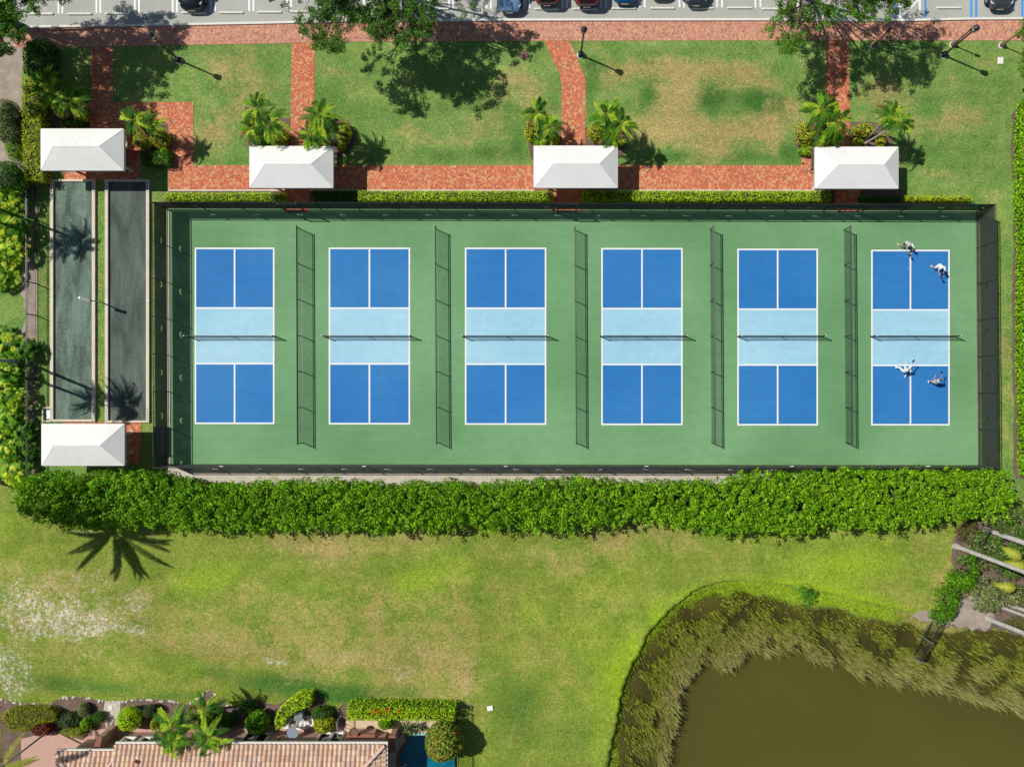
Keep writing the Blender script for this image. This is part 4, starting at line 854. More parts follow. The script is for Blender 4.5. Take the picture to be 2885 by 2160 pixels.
# ---- palms
def frond(L=1.5, nl=18, ll=.5, lw=.05, droop=.7, lift=.5, vee=.5, bend=0, rs=RS, cols=GREENS['palm']):
    """one feather frond along +x from the origin"""
    t = np.linspace(0, 1, 9); x = L*(t-.12*t*t); z = lift*L*(t-droop*1.6*t*t)
    V = []; F = []; C = []; cr = np.array(lin(random.choice([(150,150,60),(130,140,50)]), .9))
    for i in range(9):
        w = .022*(1-.7*t[i])+.004; V += [(x[i], -w, z[i]), (x[i], w, z[i])]; C += [cr, cr]
    for i in range(8): F.append((2*i, 2*i+2, 2*i+3, 2*i+1))
    col = pal(1, cols, rs)[0] if random.random() > .04 else np.array(lin((150, 120, 70)))
    for s in (-1, 1):
        for k in range(nl):
            u = .12+.86*k/(nl-1); bx = np.interp(u, t, x); bz = np.interp(u, t, z); l = ll*math.sin(math.pi*min(1, u*.88+.12))**.7*random.uniform(.85, 1.15)
            fw = .62+.33*u; dx = fw*l; dy = s*math.sqrt(max(.05, 1-fw*fw))*l; dz = vee*l*.3-l*.35*random.random(); n0 = len(V); w = lw*.5
            V += [(bx-w, 0, bz), (bx+w, 0, bz), (bx+dx*.6+w*1.2, dy*.6, bz+dz*.55), (bx+dx*.6-w*1.2, dy*.6, bz+dz*.55), (bx+dx, dy, bz+dz*.2-l*.12)]
            c = np.clip(col*random.uniform(.75, 1.25), 0, 1); C += [c]*5; F += [(n0, n0+1, n0+2, n0+3), (n0+3, n0+2, n0+4, n0+4)]
    V = [(v[0], v[1]+bend*v[0]*abs(v[0])/L, v[2]) for v in V]
    return V, F, C
def crown_mesh(name, nf, L, parent, mat='leafm', **kw):
    V = []; F3 = []; C = []
    for i in range(nf):
        v, f, c = frond(L=L*random.uniform(.85, 1.1), lift=random.uniform(.25, .8) if i < nf*.7 else random.uniform(.8, 1.3), bend=random.uniform(-.35, .35), **kw); a = 2.399*i+random.uniform(-.3, .3)
        if i >= nf*.7: v = [(p[0]*.75, p[1], p[2]) for p in v]
        tw = random.uniform(-.35, .35); k = len(V)
        for p in v:
            y = p[1]*math.cos(tw); z = p[2]+p[1]*math.sin(tw); V.append((p[0]*math.cos(a)-y*math.sin(a), p[0]*math.sin(a)+y*math.cos(a), z))
        F3 += [tuple(q+k for q in ff if True) for ff in f]; C += c
    g = G(); F4 = [f for f in F3]; me = bpy.data.meshes.new(name); me.from_pydata(V, [], [tuple(dict.fromkeys(f)) for f in F4])
    set_attr(me, 'Col', np.hstack([np.array(C), np.ones((len(C), 1))])); me.materials.append(M[mat]); o = bpy.data.objects.new(name, me); link(o); o.parent = parent; return o
def palm_thing(base_px, top_px, h, label, nf=11, L=1.35, tr=.09, name='palm_tree', group='palms in the beds by the canopies', crown=None, mat='palmbark', **kw):
    b = Vector(W(*base_px)); t = Vector(W(top_px[0], top_px[1], h)); e = empty(name, b, label, 'palm tree', group)
    m = (b+t)/2+Vector((b.x-t.x, b.y-t.y, 0))*.12; g = G(); pts = [b, b.lerp(m, .5)+Vector((0, 0, .02)), m, m.lerp(t, .5), t]
    g.tube([b, b+Vector((0, 0, .25)), b+(m-b)*.1+Vector((0, 0, .3)), m, m.lerp(t, .5), t], [tr*1.75, tr*1.5, tr*1.08, tr, tr*.95, tr*.85], 12); g.obj('trunk', M[mat], e)
    g = G(); g.tube([t-Vector((0, 0, .05)), t+Vector((0, 0, .35))], [tr*.95, tr*.5], 8); g.obj('crownshaft', M['shaft'], e)
    if crown is None: c = crown_mesh('crown', nf, L, e, **kw)
    else: c = crown.copy(); link(c); c.parent = e
    c.location = t-b+Vector((0, 0, .22)); c.rotation_euler.z = random.uniform(0, 6.28) if crown is not None else 0
    return e, c
M['shaft'] = simple('palm_crownshaft', lin((128, 150, 70), .8), .6, .15, 5)
M['paletrunk'] = simple('pale_palm_trunk', (.43, .41, .375), .85, .22, 2.2, fine=.22, fsc=12, bmp=.2)
crowns = []
PALMS = [((205,335),(165,270),3.2,'leftmost slim palm leaning over the yellow hedge at upper left',1.5),((222,345),(205,283),3.4,'slim palm at upper left with crossing pale trunks',1.5),((150,300),(135,232),2.8,'small palm at the top of the upper left clump',1.3),
 ((428,392),(385,342),3.0,'palm right of the topmost canopy, arching over the bricks',1.35),((436,398),(428,352),2.6,'shorter palm beside the one right of the topmost canopy',1.15),
 ((790,395),(728,310),3.4,'upper left palm above the second canopy',1.4),((795,402),(765,352),3.2,'palm nearest the straight brick path above the second canopy',1.5),((780,405),(715,365),2.8,'lower left palm above the second canopy',1.2),
 ((938,402),(905,330),3.5,'tallest palm right of the second canopy, casting a long shadow',1.5),((930,405),(925,368),3.0,'palm crowding the corner of the second canopy',1.4),((945,400),(880,385),2.6,'low palm whose frond overlaps the second canopy',1.2),
 ((1545,395),(1512,322),2.8,'palm above the third canopy on the left side of the bent path',1.25),((1540,400),(1552,360),2.6,'smaller palm by the bent path, left side',1.1),((1530,405),(1525,395),1.8,'lowest palm touching the top of the third canopy',.8),
 ((1712,395),(1708,328),3.2,'upper palm on the right side of the bent path',1.4),((1735,400),(1748,350),3.4,'right palm beyond the bent path, casting a leafy shadow',1.35),((1720,402),(1722,385),2.4,'low palm at the corner of the third canopy',1.2),
 ((2300,392),(2312,315),3.3,'upper palm left of the right straight path',1.55),((2290,398),(2352,345),3.2,'palm leaning over the right straight path',1.4),((2296,400),(2330,382),2.6,'lower palm above the rightmost canopy',1.3),
 ((2440,392),(2505,325),3.3,'palm with two pale leaning trunks right of the right straight path',1.25),((2438,405),(2530,350),3.4,'outermost palm leaning right over the lawn above the rightmost canopy',1.3)]
for k, (b_, t_, h_, lb, L_) in enumerate(PALMS):
    cr = crowns[k % 4] if k >= 4 else None; e_, c_ = palm_thing(b_, t_, h_, lb, 15, 1.5, .075, crown=cr, ll=.36, nl=22, lw=.05, droop=.95)
    if cr is None: crowns.append(c_)
    s_ = L_/1.35; c_.scale = (s_, s_, s_)
# tall palms at the left whose trunks and shadows cross the bocce courts
T1 = [((12,630),(-215,545),6.4,'tall slim palm with grey trunk at the left edge beside bright foliage, upper one',1.7),((30,600),(-235,500),7.6,'tall slim palm with grey trunk at the left edge, just above its twin',1.7),((45,1045),(-150,1033),6.9,'tall palm at the left edge whose shadow crosses the pale bocce court',1.5),((74,1020),(-190,1005),9.0,'tall palm at the left edge whose shadow reaches the dark bocce court',1.9)]
for k, (b_, t_, h_, lb, L_) in enumerate(T1):
    e_, c_ = palm_thing(b_, t_, h_, lb, 12, L_, .11, group='tall palms along the left edge', crown=crowns[k] if k else None, ll=.42, nl=24, lw=.045); s_ = L_/1.35 if k else 1; c_.scale = (s_, s_, s_)
e_, c_ = palm_thing((0,1352), (-455,1414), 12.0, 'huge date palm at the left edge, its starry shadow below the hedge', 36, 4.7, .2, 'date_palm', 'tall palms along the left edge', ll=.42, nl=60, lw=.06, droop=.42, cols=GREENS['date'])
# bottom left garden palms
e_, c_ = palm_thing((146,2052), (8,2158), 5.0, 'feathery palm in the bottom left corner with thin grey trunk', 16, 3.8, .07, 'palm_tree', 'palms in the house garden', ll=.42, nl=50, lw=.035, droop=.45, cols=GREENS['date'])
for b_, t_, h_, lb, L_ in (((540,2040),(497,2040),3.2,'bushy palm over the roof edge left of the white trunked palm',1.9), ((540,2045),(490,2085),3.4,'low palm with a frond lying over the roof tiles',1.3), ((603,1992),(582,1990),2.6,'arching palm with white trunk at the top of the garden bed',1.5), ((600,2035),(592,2070),3.6,'palm in front of the house wall between the windows',1.6)):
    e_, c_ = palm_thing(b_, t_, h_, lb, 11, L_, .08, 'palm_tree', 'palms in the house garden', crown=crowns[random.randrange(4)]); s_ = L_/1.35; c_.scale = (s_, s_, s_)
# right edge: pale trunks leaning out of frame
for (b_, t_, h_, lb, tr_) in (((2692,1538),(2990,1650),9.5,'tall pale grey palm trunk standing at the edge of the mulch',.19), ((2785,1742),(3120,1870),9.5,'thick pale palm trunk on bare ground near the pond, lowest one',.2), ((2812,1706),(3130,1815),9,'thin pale palm trunk behind the grey shrub',.13), ((2848,1704),(3160,1810),8.5,'short pale palm trunk stub at the right edge above the thick one',.15), ((2780,1492),(3080,1600),8.5,'wide pale trunk emerging from the shrubs under the hedge end',.22)):
    e_, c_ = palm_thing(b_, t_, h_, lb, 12, 2.0, tr_*.8, group='pale palms at the lower right edge', crown=crowns[1], mat='paletrunk') if 'paletrunk' in M else (None, None)
# ------------------------------------------------------------ shade trees: trunk, limbs, leafy sprays
def oak(name, base_px, polys, label, cols, trunk=.28, leaf=.13, mat='leafm', gap=.0):
    """polys: (pixel outline of a part of the crown, height low, height high, sprays per m2, spray radius)"""
    b = Vector(W(*base_px)); e = empty(name, b, label, 'tree', 'shade trees along the car park'); parts = []; g = G(); C = []
    for P, z0, z1, dens, r0 in polys:
        zm = (z0+z1)/2; pl = [W2(a, c, zm) for a, c in P]; n = max(1, int(parea(pl)*dens*3.3)); q = sample_poly(pl, n)
        z = z0+(z1-z0)*RS.rand(n)
        k = np.sin(q[:, 0]*1.1+2)+np.sin(q[:, 1]*1.3+q[:, 0]*.5); ok = RS.rand(n) > gap*(k < -.2)
        for i in np.where(ok)[0]:
            f = (CAM_H-z[i])/(CAM_H-zm); C.append((q[i, 0]*f, q[i, 1]*f, z[i], r0*RS.uniform(.45, 1.1)))
    for x, y, z, r in C:
        n = int(230*(r/.5)**2); 
        # flattened spray of leaves with a few sub tufts
        for j in range(3):
            o = RS.randn(3)*r*.45; P, D = shell(n//3, (x+o[0], y+o[1], z+o[2]*.5), (r*.62, r*.62, r*.36), low=-.6, thick=.6)
            parts.append(leafset(P, D, leaf, leaf*.55, pal(len(P), cols, var=.25)*RS.uniform(.8, 1.2), .6))
    fork = b+Vector((0, 0, 2.2)); g.tube([b, b+Vector((.05, 0, 1)), fork], [trunk*1.25, trunk, trunk*.9], 12)
    ctr = {}
    for x, y, z, r in C: ctr.setdefault((round(math.atan2(y-b.y, x-b.x)/(math.pi/5)), math.hypot(x-b.x, y-b.y) > 3.0), []).append(Vector((x, y, z)))
    for key, L in ctr.items():
        m = sum(L, Vector())/len(L); k1 = fork.lerp(m, .45)+Vector((0, 0, .5)); g.tube([fork, k1, m-Vector((0, 0, .2))], [trunk*.42, trunk*.24, trunk*.08], 7)
        for p in L[::3]: 
            st = k1.lerp(m, random.uniform(.3, 1)); md = st.lerp(p, .5)+Vector((random.uniform(-.2, .2), random.uniform(-.2, .2), .1)); g.tube([st, md, p], [trunk*.10, .025, .01], 4, caps=False)
    g.obj('trunk', M['bark'], e); foliage_obj('crown', parts, mat, e, b)
    return e
oak('oak_tree', (1075,-35), [([(838,55),(880,30),(905,5),(960,5),(1000,40),(985,72),(962,105),(975,138),(955,152),(922,146),(895,128),(868,108),(848,88)],5.0,6.4,3.4,.42),
  ([(905,0),(1120,0),(1225,0),(1222,30),(1215,60),(1232,85),(1212,98),(1160,106),(1150,124),(1122,130),(1100,108),(1062,112),(1042,92),(1020,66),(985,55)],4.8,6.6,4.2,.45),
  ([(1215,-60),(1365,-60),(1362,30),(1312,34),(1290,14),(1250,12),(1222,24)],4.2,5.0,2.0,.42),([(770,-60),(860,-60),(860,8),(835,14),(800,22),(765,8)],5.5,6.5,1.2,.36),
  ([(880,-200),(1110,-200),(1120,-20),(905,-5),(870,-60)],6.0,7.8,2.6,.5),([(1110,-200),(1260,-200),(1250,-60),(1120,-20)],5.0,6.2,1.6,.45)], 'biggest leafy oak reaching over the sidewalk at top centre, its shadow on the lawn', GREENS['oak'], .32, .12, gap=.25)
oak('oak_tree', (2236,-20), [([(2166,62),(2180,5),(2330,5),(2352,30),(2338,60),(2318,95),(2290,92),(2268,110),(2262,138),(2240,150),(2215,160),(2205,138),(2188,128),(2178,108),(2164,88)],4.8,6.4,2.8,.42),
  ([(2330,-20),(2580,-20),(2568,14),(2540,36),(2500,52),(2450,60),(2400,50),(2340,50)],5.4,6.8,3.2,.42),([(2120,-180),(2600,-180),(2590,-10),(2300,-10),(2170,10)],5.8,7.8,2.2,.45)],
  'feathery light green oak over the raised island and the accessible stalls', GREENS['oak2'], .26, .11, gap=.2)
oak('oak_tree', (20,60), [([(-60,-60),(48,-60),(54,60),(58,118),(30,150),(-60,150)],5.5,7.5,2.6,.5),([(48,-60),(150,-60),(184,-5),(182,12),(130,34),(62,24)],5.5,6.8,2.6,.42),([(-380,-220),(-110,-220),(-110,120),(-190,150),(-380,100)],7.6,9.4,2.4,.5),([(-110,-240),(110,-240),(60,-80),(-110,-60)],7,8.2,2.8,.5)],
  'dark oak in the upper left corner shading the car park end', GREENS['dark'], .34, .13, gap=.15)
oak('oak_tree', (3010,80), [([(2866,66),(2900,56),(2960,40),(2960,170),(2890,230),(2874,200),(2884,120)],4.2,5.6,2.6,.4),([(2950,20),(3150,20),(3150,240),(2950,240)],4.6,6.4,1.3,.5)],
  'tree just entering the frame at the upper right edge', GREENS['oak2'], .22, .12)
# ------------------------------------------------------------ left edge shrubs
LS = [(14,318,30,40,2.2,'grey','grey green rounded shrub on pale mulch, upper left edge',.10),(18,368,36,34,1.6,'grey','lower of the two grey green shrubs at the upper left edge',.10),(40,412,26,34,1.0,'leafm','',.12),(22,500,46,48,2.4,'dark','round dark green bush at the left edge beside the topmost canopy',.11)]
for x, y, rx, ry, h, cl, lb, ls in LS:
    if lb: bush(x, y, rx, ry, h, 'shrub', lb, 'shrub', GREENS[cl], 1500, ls, ls*.6, 'shrubs along the left edge')
bush(38, 418, 26, 34, 1.0, 'shrub', 'soft light green shrub between the grey and the dark bush at left edge', 'shrub', GREENS['leafy'], 700, .1, .05, 'shrubs along the left edge')
def bigleaf(px, py, r, h, label, n=60, L=.5, cols=GREENS['leafy'], fingers=7, group='big leaved plants along the left edge', zb=0):
    """clump of deeply cut leaves on arching stalks"""
    b = W(px, py); e = empty('tropical_plant', b, label, 'plant', group); r /= PPM; V = []; F = []; C = []; g = G()
    for i in range(n):
        a = 2.4*i+random.random()*.5; u = math.sqrt((i+.5)/n); rad = r*u; z = h*(1-.55*u*u)*random.uniform(.8, 1.1); ctr = np.array([math.cos(a)*rad, math.sin(a)*rad, z])
        d = np.array([math.cos(a), math.sin(a), 0]); s = np.array([-d[1], d[0], 0]); tilt = random.uniform(.1, .5); c0 = pal(1, cols)[0]*random.uniform(.8, 1.2)
        for k in range(fingers):
            t = (k/(fingers-1)-.5)*2.5; dd = d*math.cos(t)+s*math.sin(t); dd = dd+np.array([0, 0, -tilt*random.uniform(.2, 1.2)]); l = L*random.uniform(.75, 1.1)*(1-.2*abs(t)); w = np.cross(dd, [0, 0, 1]); w = w/np.linalg.norm(w)*l*.14; m0 = len(V)
            V += [tuple(ctr), tuple(ctr+dd*l*.55+w), tuple(ctr+dd*l+np.array([0, 0, -l*.15])), tuple(ctr+dd*l*.55-w)]; F.append((m0, m0+1, m0+2, m0+3)); c = np.clip(c0*random.uniform(.8, 1.2), 0, 1); C += [c]*4
        if i % 3 == 0: g.tube([(random.uniform(-.1, .1), random.uniform(-.1, .1), 0), tuple(ctr*np.array([.5, .5, .8])), tuple(ctr)], [.03, .02, .01], 4, caps=False)
    g.obj('stem', M['bark'], e, world=False); npmesh('leaves', np.array(V), np.array(F), M['leaf'], e, np.array(C)); return e
BL = [(20,560,40,2.0,'uppermost big leaved plant below the round dark bush, left edge'),(62,572,30,1.8,'big leaved plant left of the bocce court top corner'),(28,640,44,2.2,'bright big leaved plant under the grey palm trunks, left edge'),(68,650,30,1.9,'big leaved plant against the fence beside the palm shadow'),(22,705,40,1.9,'bright big leaved plant in the middle of the upper left mass'),(64,712,28,1.7,'big leaved plant touching the top end of the picket fence'),(14,770,40,1.5,'lowest big leaved plant above the round patch of verge grass'),
 (18,965,36,1.6,'big leaved plant just below the round patch of verge grass'),(55,985,30,1.5,'big leaved plant at the fence below the verge grass'),(25,1030,42,1.9,'dense yellowish big leaved plant at left edge, mid height'),(62,1055,28,1.7,'big leaved plant against the fence beside the two palm shadows'),(18,1100,38,1.9,'big leaved plant at the left edge above the grey gap'),(60,1125,30,1.8,'big leaved plant against the fence beside the drain pit'),
 (56,1190,26,1.7,'big leaved plant at the fence beside the lower canopy top'),(20,1235,36,1.6,'big leaved plant beside the rocky gap, left of the lower canopy'),(58,1265,28,1.7,'big leaved plant at the fence beside the lower canopy bottom'),(22,1165,26,1.2,'smallest big leaved plant at the left edge'),(62,1325,34,1.3,'big leaved plant where the picket fence meets the big hedge'),(92,1215,20,1.4,'dark leaved plant squeezed between picket fence and lower canopy'),(95,1275,20,1.3,'dark leaved plant between picket fence and lower canopy corner'),(98,990,22,1.4,'dark rounded plant on the court side of the picket fence')]
for k, (x, y, r, h, lb) in enumerate(BL): bigleaf(x, y, r*1.15, h, lb, 62 if r > 30 else 44, .46, GREENS['dark'] if x > 90 else GREENS['leafy'])
# black picket fence down the left side
def picket(pxs, h, label, sp=.115, mat='black', nm='picket_fence', bay=2.4):
    P = [Vector(W(*p)) for p in pxs]; c = sum(P, Vector())/len(P); e = empty(nm, c, label, 'fence'); g = G(); gr = G(); posts = []
    for a, b in zip(P[:-1], P[1:]):
        L = (b-a).length; d = (b-a)/L; n = int(L/sp)
        for i in range(n): p = a+d*(i*sp); g.bar(p+Vector((0, 0, .06)), p+Vector((0, 0, h)), .022, .022)
        for z in (.12, h-.16, h-.03): gr.bar(a+Vector((0, 0, z)), b+Vector((0, 0, z)), .035, .03)
        m = max(1, round(L/bay)); posts += [a+d*L*i/m for i in range(m+1)]
    g.obj('pickets', M[mat], e); gr.obj('rail', M[mat], e)
    for p in posts:
        q = G(); q.box((p.x-.03, p.y-.03, 0), (p.x+.03, p.y+.03, h+.06)); q.obj('post', M[mat], e)
    return e
picket([(103,440),(104,1338)], 1.2, 'long black picket fence between the planting strip and the bocce courts', .14)
# ------------------------------------------------------------ lower right corner
sheet('mulch_bed', [(2705,1465),(2900,1460),(2900,1790),(2800,1775),(2740,1768),(2640,1755),(2690,1700),(2690,1600),(2680,1540)], .016, M['mulch'], rag=.22)
sheet('bare_earth', [(2715,1680),(2760,1665),(2800,1720),(2790,1770),(2740,1772),(2645,1758),(2560,1735),(2600,1715),(2660,1720)], .020, M['sandmulch'], rag=.22)
picket([(2768,1478),(2738,1540),(2705,1600),(2672,1650),(2640,1718)], 1.25, 'dark picket fence mostly buried in vines beside the pale palm trunks', .13, nm='picket_fence')
def dockrail():
    P = [(2630,1742), (2573,1848)]; e = empty('pond_railing', W(2600,1795), 'black steel railing running down the bank into the pond reeds', 'railing'); a, b = Vector(W(*P[0])), Vector(W(*P[1])); off = Vector((0, 0, 0)); g = G(); gr = G(); d = (b-a).normalized(); L = (b-a).length
    for i in range(int(L/.13)+1): p = a+d*(i*.13); g.bar(p+Vector((0, 0, -.3)), p+Vector((0, 0, 1.2)), .024, .024)
    for z in (.05, 1.05, 1.22): gr.bar(a+Vector((0, 0, z)), b+Vector((0, 0, z)), .05, .045)
    g.obj('balusters', M['black'], e); gr.obj('rail', M['black'], e)
    for t in (0, .5, 1): p = a.lerp(b, t); q = G(); q.box((p.x-.04, p.y-.04, -.6), (p.x+.04, p.y+.04, 1.32)); q.obj('post', M['grey'], e)
dockrail()
def vine(pl, z, label, cols=GREENS['dark'], mat='leafm', twig=True, dens=150, lump=.5, name='vine_mass', cat='vine'):
    poly = [W2(a, b, z*.8) for a, b in pl]; c = np.mean(poly, 0); e = empty(name, (c[0], c[1], 0), label, cat); A = parea(poly); k = int(A*9); q = sample_poly(poly, k); ed = edge_dist(q[:, 0], q[:, 1], poly); zz = z-.35-np.clip(.4-ed, 0, 1)*1.2+RS.rand(k)*lump*.6
    foliage_obj('leaves', clumps(np.column_stack([q, np.clip(zz, .2, 9)]), RS.uniform(.25, .48, k), 70, .13, .08, cols, low=-.5), mat, e, (c[0], c[1], 0)); g = G()
    for i in range(0, k, 4): g.tube([(q[i, 0], q[i, 1], 0), (q[i, 0]+.1, q[i, 1], zz[i]*.5), (q[i, 0]+random.uniform(-.5, .5), q[i, 1]+random.uniform(-.5, .5), zz[i]+(.42 if twig and i % 8 == 0 else 0))], [.03, .02, .012], 4, caps=False)
    g.obj('stem', M['palmbark'] if twig else M['bark'], e); return e
vine([(2622,1710),(2650,1655),(2690,1610),(2715,1575),(2742,1560),(2760,1600),(2745,1650),(2705,1680),(2690,1720),(2665,1762),(2640,1755)], 1.5, 'green vines smothering the picket fence down to the pond railing', GREENS['hedge']+GREENS['dark'], twig=False)
vine([(2735,1660),(2775,1620),(2820,1640),(2828,1700),(2800,1728),(2750,1715)], 1.3, 'grey twiggy shrub between the vine fence and the pale trunks', GREENS['grey'], name='shrub', cat='shrub')
vine([(2790,1465),(2830,1435),(2900,1440),(2900,1560),(2850,1545),(2815,1500)], 2.0, 'grey green shrub mass at the right end of the ficus hedge', GREENS['grey']+GREENS['dark'], name='shrub', cat='shrub')
vine([(2755,1490),(2815,1520),(2850,1570),(2815,1620),(2765,1600),(2745,1550)], 1.3, 'twiggy green shrub crossed by the tall pale palm trunk', GREENS['grey']+GREENS['dark'], name='shrub', cat='shrub')
vine([(2835,1575),(2900,1560),(2900,1640),(2830,1630)], 1.2, 'low green shrub under the broad yellow leaves at the right edge', GREENS['grey']+GREENS['dark'], name='shrub', cat='shrub')
def paddle_leaf(px, py, z, ang, L, label):
    b = Vector(W(2895, 1620+(py-1600)*.4)); t = Vector(W(px, py, z)); e = empty('banana_plant', b, label, 'plant', 'broad leaved plants at the right edge'); g = G(); m = b.lerp(t, .5)+Vector((.2, 0, z*.4)); g.tube([b, m, t], [.06, .04, .025], 6); g.obj('leaf_stalk', M['shaft'], e)
    d = Vector((math.cos(ang), math.sin(ang), 0)); s = Vector((-d.y, d.x, 0)); V = []; F = []; C = []; n = 14
    for i in range(n+1):
        u = i/n; w = L*.34*math.sin(math.pi*min(1, u*.82+.18))**.8*(1 if i % 3 else .82)*random.uniform(.92, 1.05); c = t+d*L*u+Vector((0, 0, .18*math.sin(math.pi*u)-.45*u*u)); dz = Vector((0, 0, .10+.22*u)); V += [c-s*w-dz*1.3, c, c+s*w-dz]; cc = np.array(lin((138, 160, 52), .85))*random.uniform(.8, 1.1); C += [cc, np.array(lin((190, 190, 70), .9)), cc]
    for i in range(n): F += [(3*i, 3*i+3, 3*i+4, 3*i+1), (3*i+1, 3*i+4, 3*i+5, 3*i+2)]
    o = npmesh('leaf', np.array([tuple(v-b) for v in V]), np.array(F), M['leaf'], e, np.array(C)); return e
vine([(2700,1490),(2745,1478),(2760,1500),(2735,1535),(2705,1530)], .4, 'dry dull olive weeds at the foot of the vine fence', [(78,80,52),(70,86,44),(90,84,64)], name='weedy_plant', cat='plant')
vine([(2815,1650),(2885,1640),(2890,1700),(2830,1710)], .9, 'tangled low shrub between the two lower pale trunks', GREENS['grey']+[(84,80,56)], name='shrub', cat='shrub')
vine([(2840,1735),(2890,1745),(2890,1775),(2850,1768)], .6, 'small dry weedy shrub right of the lowest pale trunk', [(84,94,50),(90,86,60),(70,90,42)], name='shrub', cat='shrub')
paddle_leaf(2878,1575,2.4,2.5,1.3,'broad yellow green leaf beside the tall pale palm trunk'); paddle_leaf(2862,1656,2.2,3.1,1.2,'broad pale green leaf over the grey shrub at right edge'); paddle_leaf(2895,1600,2.3,2.9,1.3,'drooping broad leaf at the right edge between the other two')
def tuft(px, py, n, r, h, label, cols, name='grass_tuft', L=.5):
    b = W(px, py); e = empty(name, b, label, 'plant'); V = []; F = []; C = []
    for i in range(n):
        a = random.uniform(0, 6.28); l = r*random.uniform(.5, 1); z = h*random.uniform(.5, 1); d = np.array([math.cos(a), math.sin(a), 0]); s = np.array([-d[1], d[0], 0])*.03; o = np.array([random.uniform(-.06, .06), random.uniform(-.06, .06), 0]); k = len(V)
        V += [o-s, o+s, o+d*l*.5+s*1.4+[0, 0, z], o+d*l*.5-s*1.4+[0, 0, z], o+d*l+[0, 0, z*.55]]; F += [(k, k+1, k+2, k+3), (k+3, k+2, k+4, k+4)]; c = pal(1, cols)[0]; C += [c]*5
    me = bpy.data.meshes.new('blades'); me.from_pydata([tuple(v) for v in V], [], [tuple(dict.fromkeys(f)) for f in F]); set_attr(me, 'Col', np.hstack([np.array(C), np.ones((len(C), 1))])); me.materials.append(M['leafm']); o = bpy.data.objects.new('blades', me); link(o); o.parent = e; return e
vine([(2250,1668),(2262,1655),(2284,1658),(2300,1672),(2292,1690),(2270,1698),(2254,1688)], .75, 'lone leafy green plant on the bright bank above the pond', [(60,120,34),(84,150,50),(44,96,28),(104,166,60)], 'leaf', False, name='leafy_plant', cat='plant')
# reeds
def reeds():
    t = RS.rand(85000)*(NS-1); i0 = t.astype(int); f = (t-i0)[:, None]; i1 = np.minimum(i0+1, NS-1)
    mu = muj[i0]*(1-f)+muj[i1]*f; re = re_[i0]*(1-f)+re_[i1]*f; u = RS.rand(85000)
    u = -.12+1.14*u**.72; q = mu+(re-mu)*u[:, None]
    X = (q[:, 0]-NX)/PPM; Y = -(q[:, 1]-NY)/PPM
    k = np.sin(X*1.9+1.5*np.sin(Y*1.3))+np.sin(Y*2.3+1.2*np.sin(X*1.7))+.8*np.sin(X*4.7)*np.sin(Y*5.1)
    k2 = np.sin(X*8.3+2*np.sin(Y*6.1))*np.sin(Y*7.7+2*np.sin(X*5.9)); k3 = vnoise(X*1.4, Y*1.4)-.5; dens = np.clip(.42+.32*k+.3*k2+1.5*k3, .015, 1)*np.clip((u+.05)/.35, .2, 1); w = np.linalg.norm(re-mu, axis=1); ok = (RS.rand(85000) < dens) & (RS.rand(85000) < np.clip(w/150, .25, 1)) & (q[:, 0] < 3050) & (q[:, 1] < 2300)
    fx = np.interp(q[:, 0], [1900, 1980, 2050], [0, 0, 0]); X = X[ok]; Y = Y[ok]; u = u[ok]; k = k[ok]; n = len(X); qx = q[ok, 0]
    # out to the water the stems are taller and greyer, with tufts pushing past the edge
    ht = RS.uniform(.45, 1.15, n)*(.35+.8*np.clip(u, 0, 1.1)); a = RS.normal(-.9, 1.1, n)+k*.5; ln_ = ht*RS.uniform(.1, .55, n); d = np.stack([np.cos(a), np.sin(a)], 1)*ln_[:, None]
    s = np.stack([-np.sin(a), np.cos(a), np.zeros(n)], 1)*(RS.uniform(.011, .022, n))[:, None]
    B = np.stack([X, Y, np.full(n, -.55)], 1); Mi = B+np.column_stack([d*.35, ht*.6]); Tp = B+np.column_stack([d, ht])
    V = np.stack([B-s, B+s, Mi+s, Mi-s, Tp+s*.4, Tp-s*.4], 1).reshape(-1, 3); I = np.arange(n)[:, None]*6; F = np.vstack([I+np.array([0, 1, 2, 3]), I+np.array([3, 2, 4, 5])])
    g1 = pal(n, [(118,136,52),(132,148,62),(98,116,46),(66,82,36)]); g2 = pal(n, [(122,136,86),(136,142,100),(100,118,74),(142,140,112)]); m = np.clip((u-.5)/.4+.35*k*.5+RS.randn(n)*.3, 0, 1)[:, None]
    C = np.repeat(g1*(1-m)+g2*m, 6, axis=0); o = npmesh('reeds', V, F, M['reed'], None, C); tag(o, kind='stuff')
    # floating weed low among the stems
reeds()
def bankgrass():
    n = 9000; t = RS.rand(n)*(NS-1); i0 = t.astype(int); u = RS.rand(n); q = scj[i0]+(muj[i0]-scj[i0])*(.1+1.15*u)[:, None]+RS.randn(n, 2)*2; ok = (q[:, 0] < 2560) & (q[:, 0] > 1700); q = q[ok]; u = u[ok]; n = len(q)
    X = (q[:, 0]-NX)/PPM; Y = -(q[:, 1]-NY)/PPM; sz = sc_[i0[ok], 2]; z = -sz*.75-.05-.42*np.clip(.1+1.15*u, 0, 1.1)-.03; a = RS.uniform(0, 6.28, n); h = RS.uniform(.1, .28, n); d = np.stack([np.cos(a), np.sin(a)], 1)*.12
    s = np.stack([-np.sin(a), np.cos(a), np.zeros(n)], 1)*.018; B = np.stack([X, Y, z], 1); T = B+np.column_stack([d, h]); V = np.stack([B-s, B+s, T+s*.5, T-s*.5], 1).reshape(-1, 3); F = np.arange(4*n).reshape(-1, 4)
    o = npmesh('bank_grass', V, F, M['reed'], None, np.repeat(pal(n, [(110,140,26),(126,152,40),(94,124,26),(90,104,40)]), 4, axis=0)); tag(o, kind='stuff')
bankgrass()
